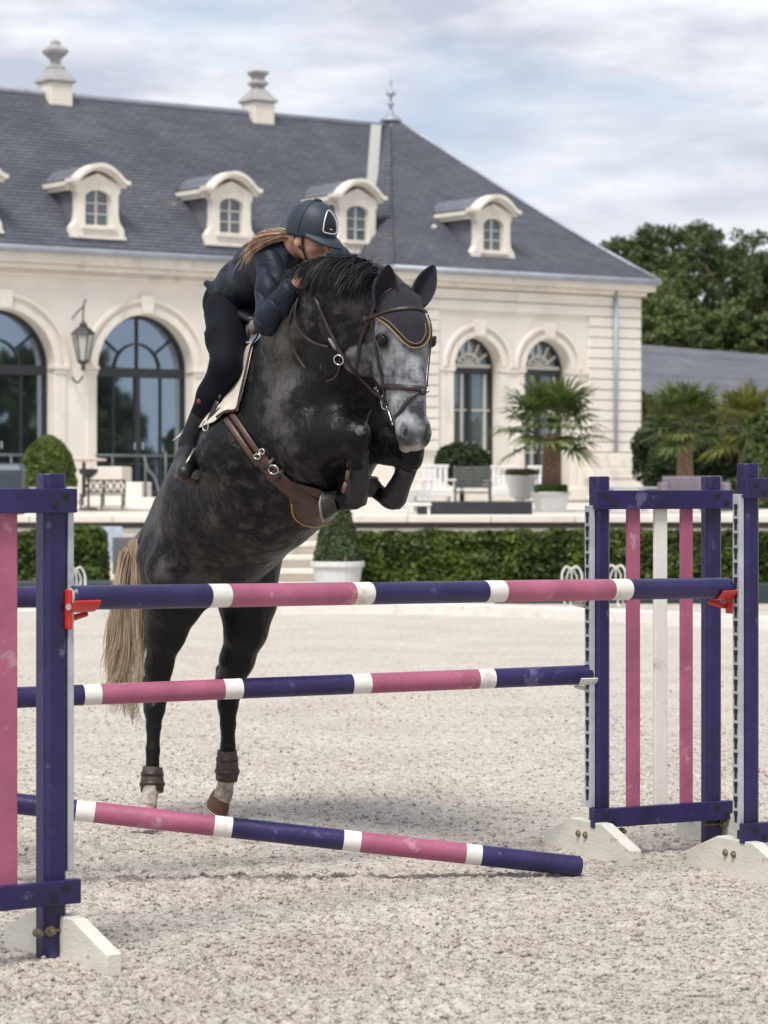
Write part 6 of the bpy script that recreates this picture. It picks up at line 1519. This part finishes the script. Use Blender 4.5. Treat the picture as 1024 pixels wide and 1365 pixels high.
q = MB(); q.tube([hp_pt(math.pi / 2, math.radians(x), .001) for x in range(-14, 91, 5)] + [hp_pt(-math.pi / 2, math.radians(x), .001) for x in range(90, -15, -5)], .0018, n=6); q.build('seam', mat('seam', (.006, .009, .016), .7), helmet, smooth=True)
q = MB(); q.sphere(hp_pt(0, math.pi / 2, .002), (.020, .020, .006), 12, 6, RR); q.build('button', M['helm'], helmet, smooth=True)
# front panel: an arch outlined in silver
def panel_pts(scale, g):
    o = []; A0 = math.radians(14); 
    for x, y in [(-.5, 0), (-.54, .2), (-.52, .45), (-.42, .7), (-.22, .92), (0, 1), (.22, .92), (.42, .7), (.52, .45), (.54, .2), (.5, 0), (.25, -.03), (0, -.04), (-.25, -.03)]:
        o.append(hp_pt(A0 + x * scale * math.radians(40), math.radians(2) + (y * scale + (1 - scale) * .4) * math.radians(48), g))
    return o
pp = panel_pts(1.0, .003); q = MB(); q.tube(smooth_path(pp + [pp[0]], 3), .0030, n=8, cap=False); q.build('silver_trim', mat('silver_trim', (.75, .76, .78), .3, metal=.4), helmet, smooth=True)
pi_ = panel_pts(.93, .003); ctr = sum(panel_pts(.3, .004)) / 14; mid = panel_pts(.55, .0045); n = len(pi_)
q = MB(); q.add(pi_ + mid + [ctr], [(i, (i + 1) % n, n + (i + 1) % n, n + i) for i in range(n)] + [(n + i, n + (i + 1) % n, 2 * n) for i in range(n)]); q.build('front_panel', mat('gloss_black_panel', (.006, .007, .012), .25), helmet, smooth=True)
c_ = hp_pt(math.radians(14), math.radians(9), .006); c2 = hp_pt(math.radians(18), math.radians(9), .006); q = MB(); q.tube([c_ * 1.5 - c2 * .5, c_, c2], .0022, n=6); q.build('logo_bar', M['metal'], helmet, smooth=True)
# chin strap
q = MB(); ea = HD(.080, .020, -.012); q.tube(smooth_path([HD(.080, .005, .02), HD(.079, .018, -.02), HD(.068, .030, -.07), HD(.035, .050, -.125), HD(0, .055, -.135)], 4), .006, n=6, flat=(rr_, .35)); q.tube(smooth_path([HD(.082, -.035, .0), HD(.078, -.01, -.045), HD(.068, .028, -.07)], 4), .005, n=6, flat=(rr_, .35)); q.build('chin_strap', M['darkhole'], helmet, smooth=True)
for k in (-1, 1): q = MB(); q.sphere(HD(k * .030, .084, -.012), .0115, 10, 8); q.build('eye', mat('human_eye', (.25, .22, .2), .15), rider, smooth=True); q = MB(); q.tube([HD(k * .018, .099, .010), HD(k * .03, .100, .013), HD(k * .045, .090, .010)], [.002, .003, .002], n=6); q.build('eyebrow', mat('eyebrow', (.10, .05, .025), .8), rider, smooth=True)
# pony tail
M['hair'] = mat('auburn_hair', (.24, .125, .065), .45, var=.3, vscale=30, vcol2=(.60, .42, .28))
rs = np.random.RandomState(9); roots = []; dirs = []; lens = []
gl = smooth_path([P(392, 318, 12.08), P(374, 313, 12.06), P(352, 318, 12.08), P(342, 324, 12.13), P(335, 332, 12.16), P(331, 342, 12.18)], 6)
V = []; F_ = []
for i in range(330):
    off = rs.normal(size=3) * (.007, .012, .006); L = rs.uniform(.45, 1.0); k = len(V); w = unit(rs.normal(size=3)); m = 14; spread = rs.normal() * .04; sp2 = rs.normal() * .018
    for j in range(m + 1):
        t = j / m * L * (len(gl) - 1.001); a = int(t); p = gl[a] * (1 - t + a) + gl[a + 1] * (t - a); tt = t / len(gl)
        p = p + off * (.8 + 1.6 * tt) + np.array([spread * tt * .6, 0, spread * tt * .8 + sp2 * tt]); ww = .0022 * (1 - (j / m)) ** .5 + .0003; V += [p - w * ww, p + w * ww]
    F_ += [(k + 2 * j, k + 2 * j + 1, k + 2 * j + 3, k + 2 * j + 2) for j in range(m)]
tag(quads_mesh('ponytail', V, F_, M['hair'], rider, smooth=True), kind='stuff')
roots = [HD(.0, -.06, -.03) + rs.normal(size=3) * .03 for _ in range(500)]; dirs = [P(375, 318, 12.1) - HD(0, -.06, -.03)] * 500
q = MB(); q.ell = None
q.sphere(HD(0, -.045, -.012), (.074, .062, .065), 14, 10, RR); q.build('hair', M['hair'], rider, smooth=True)
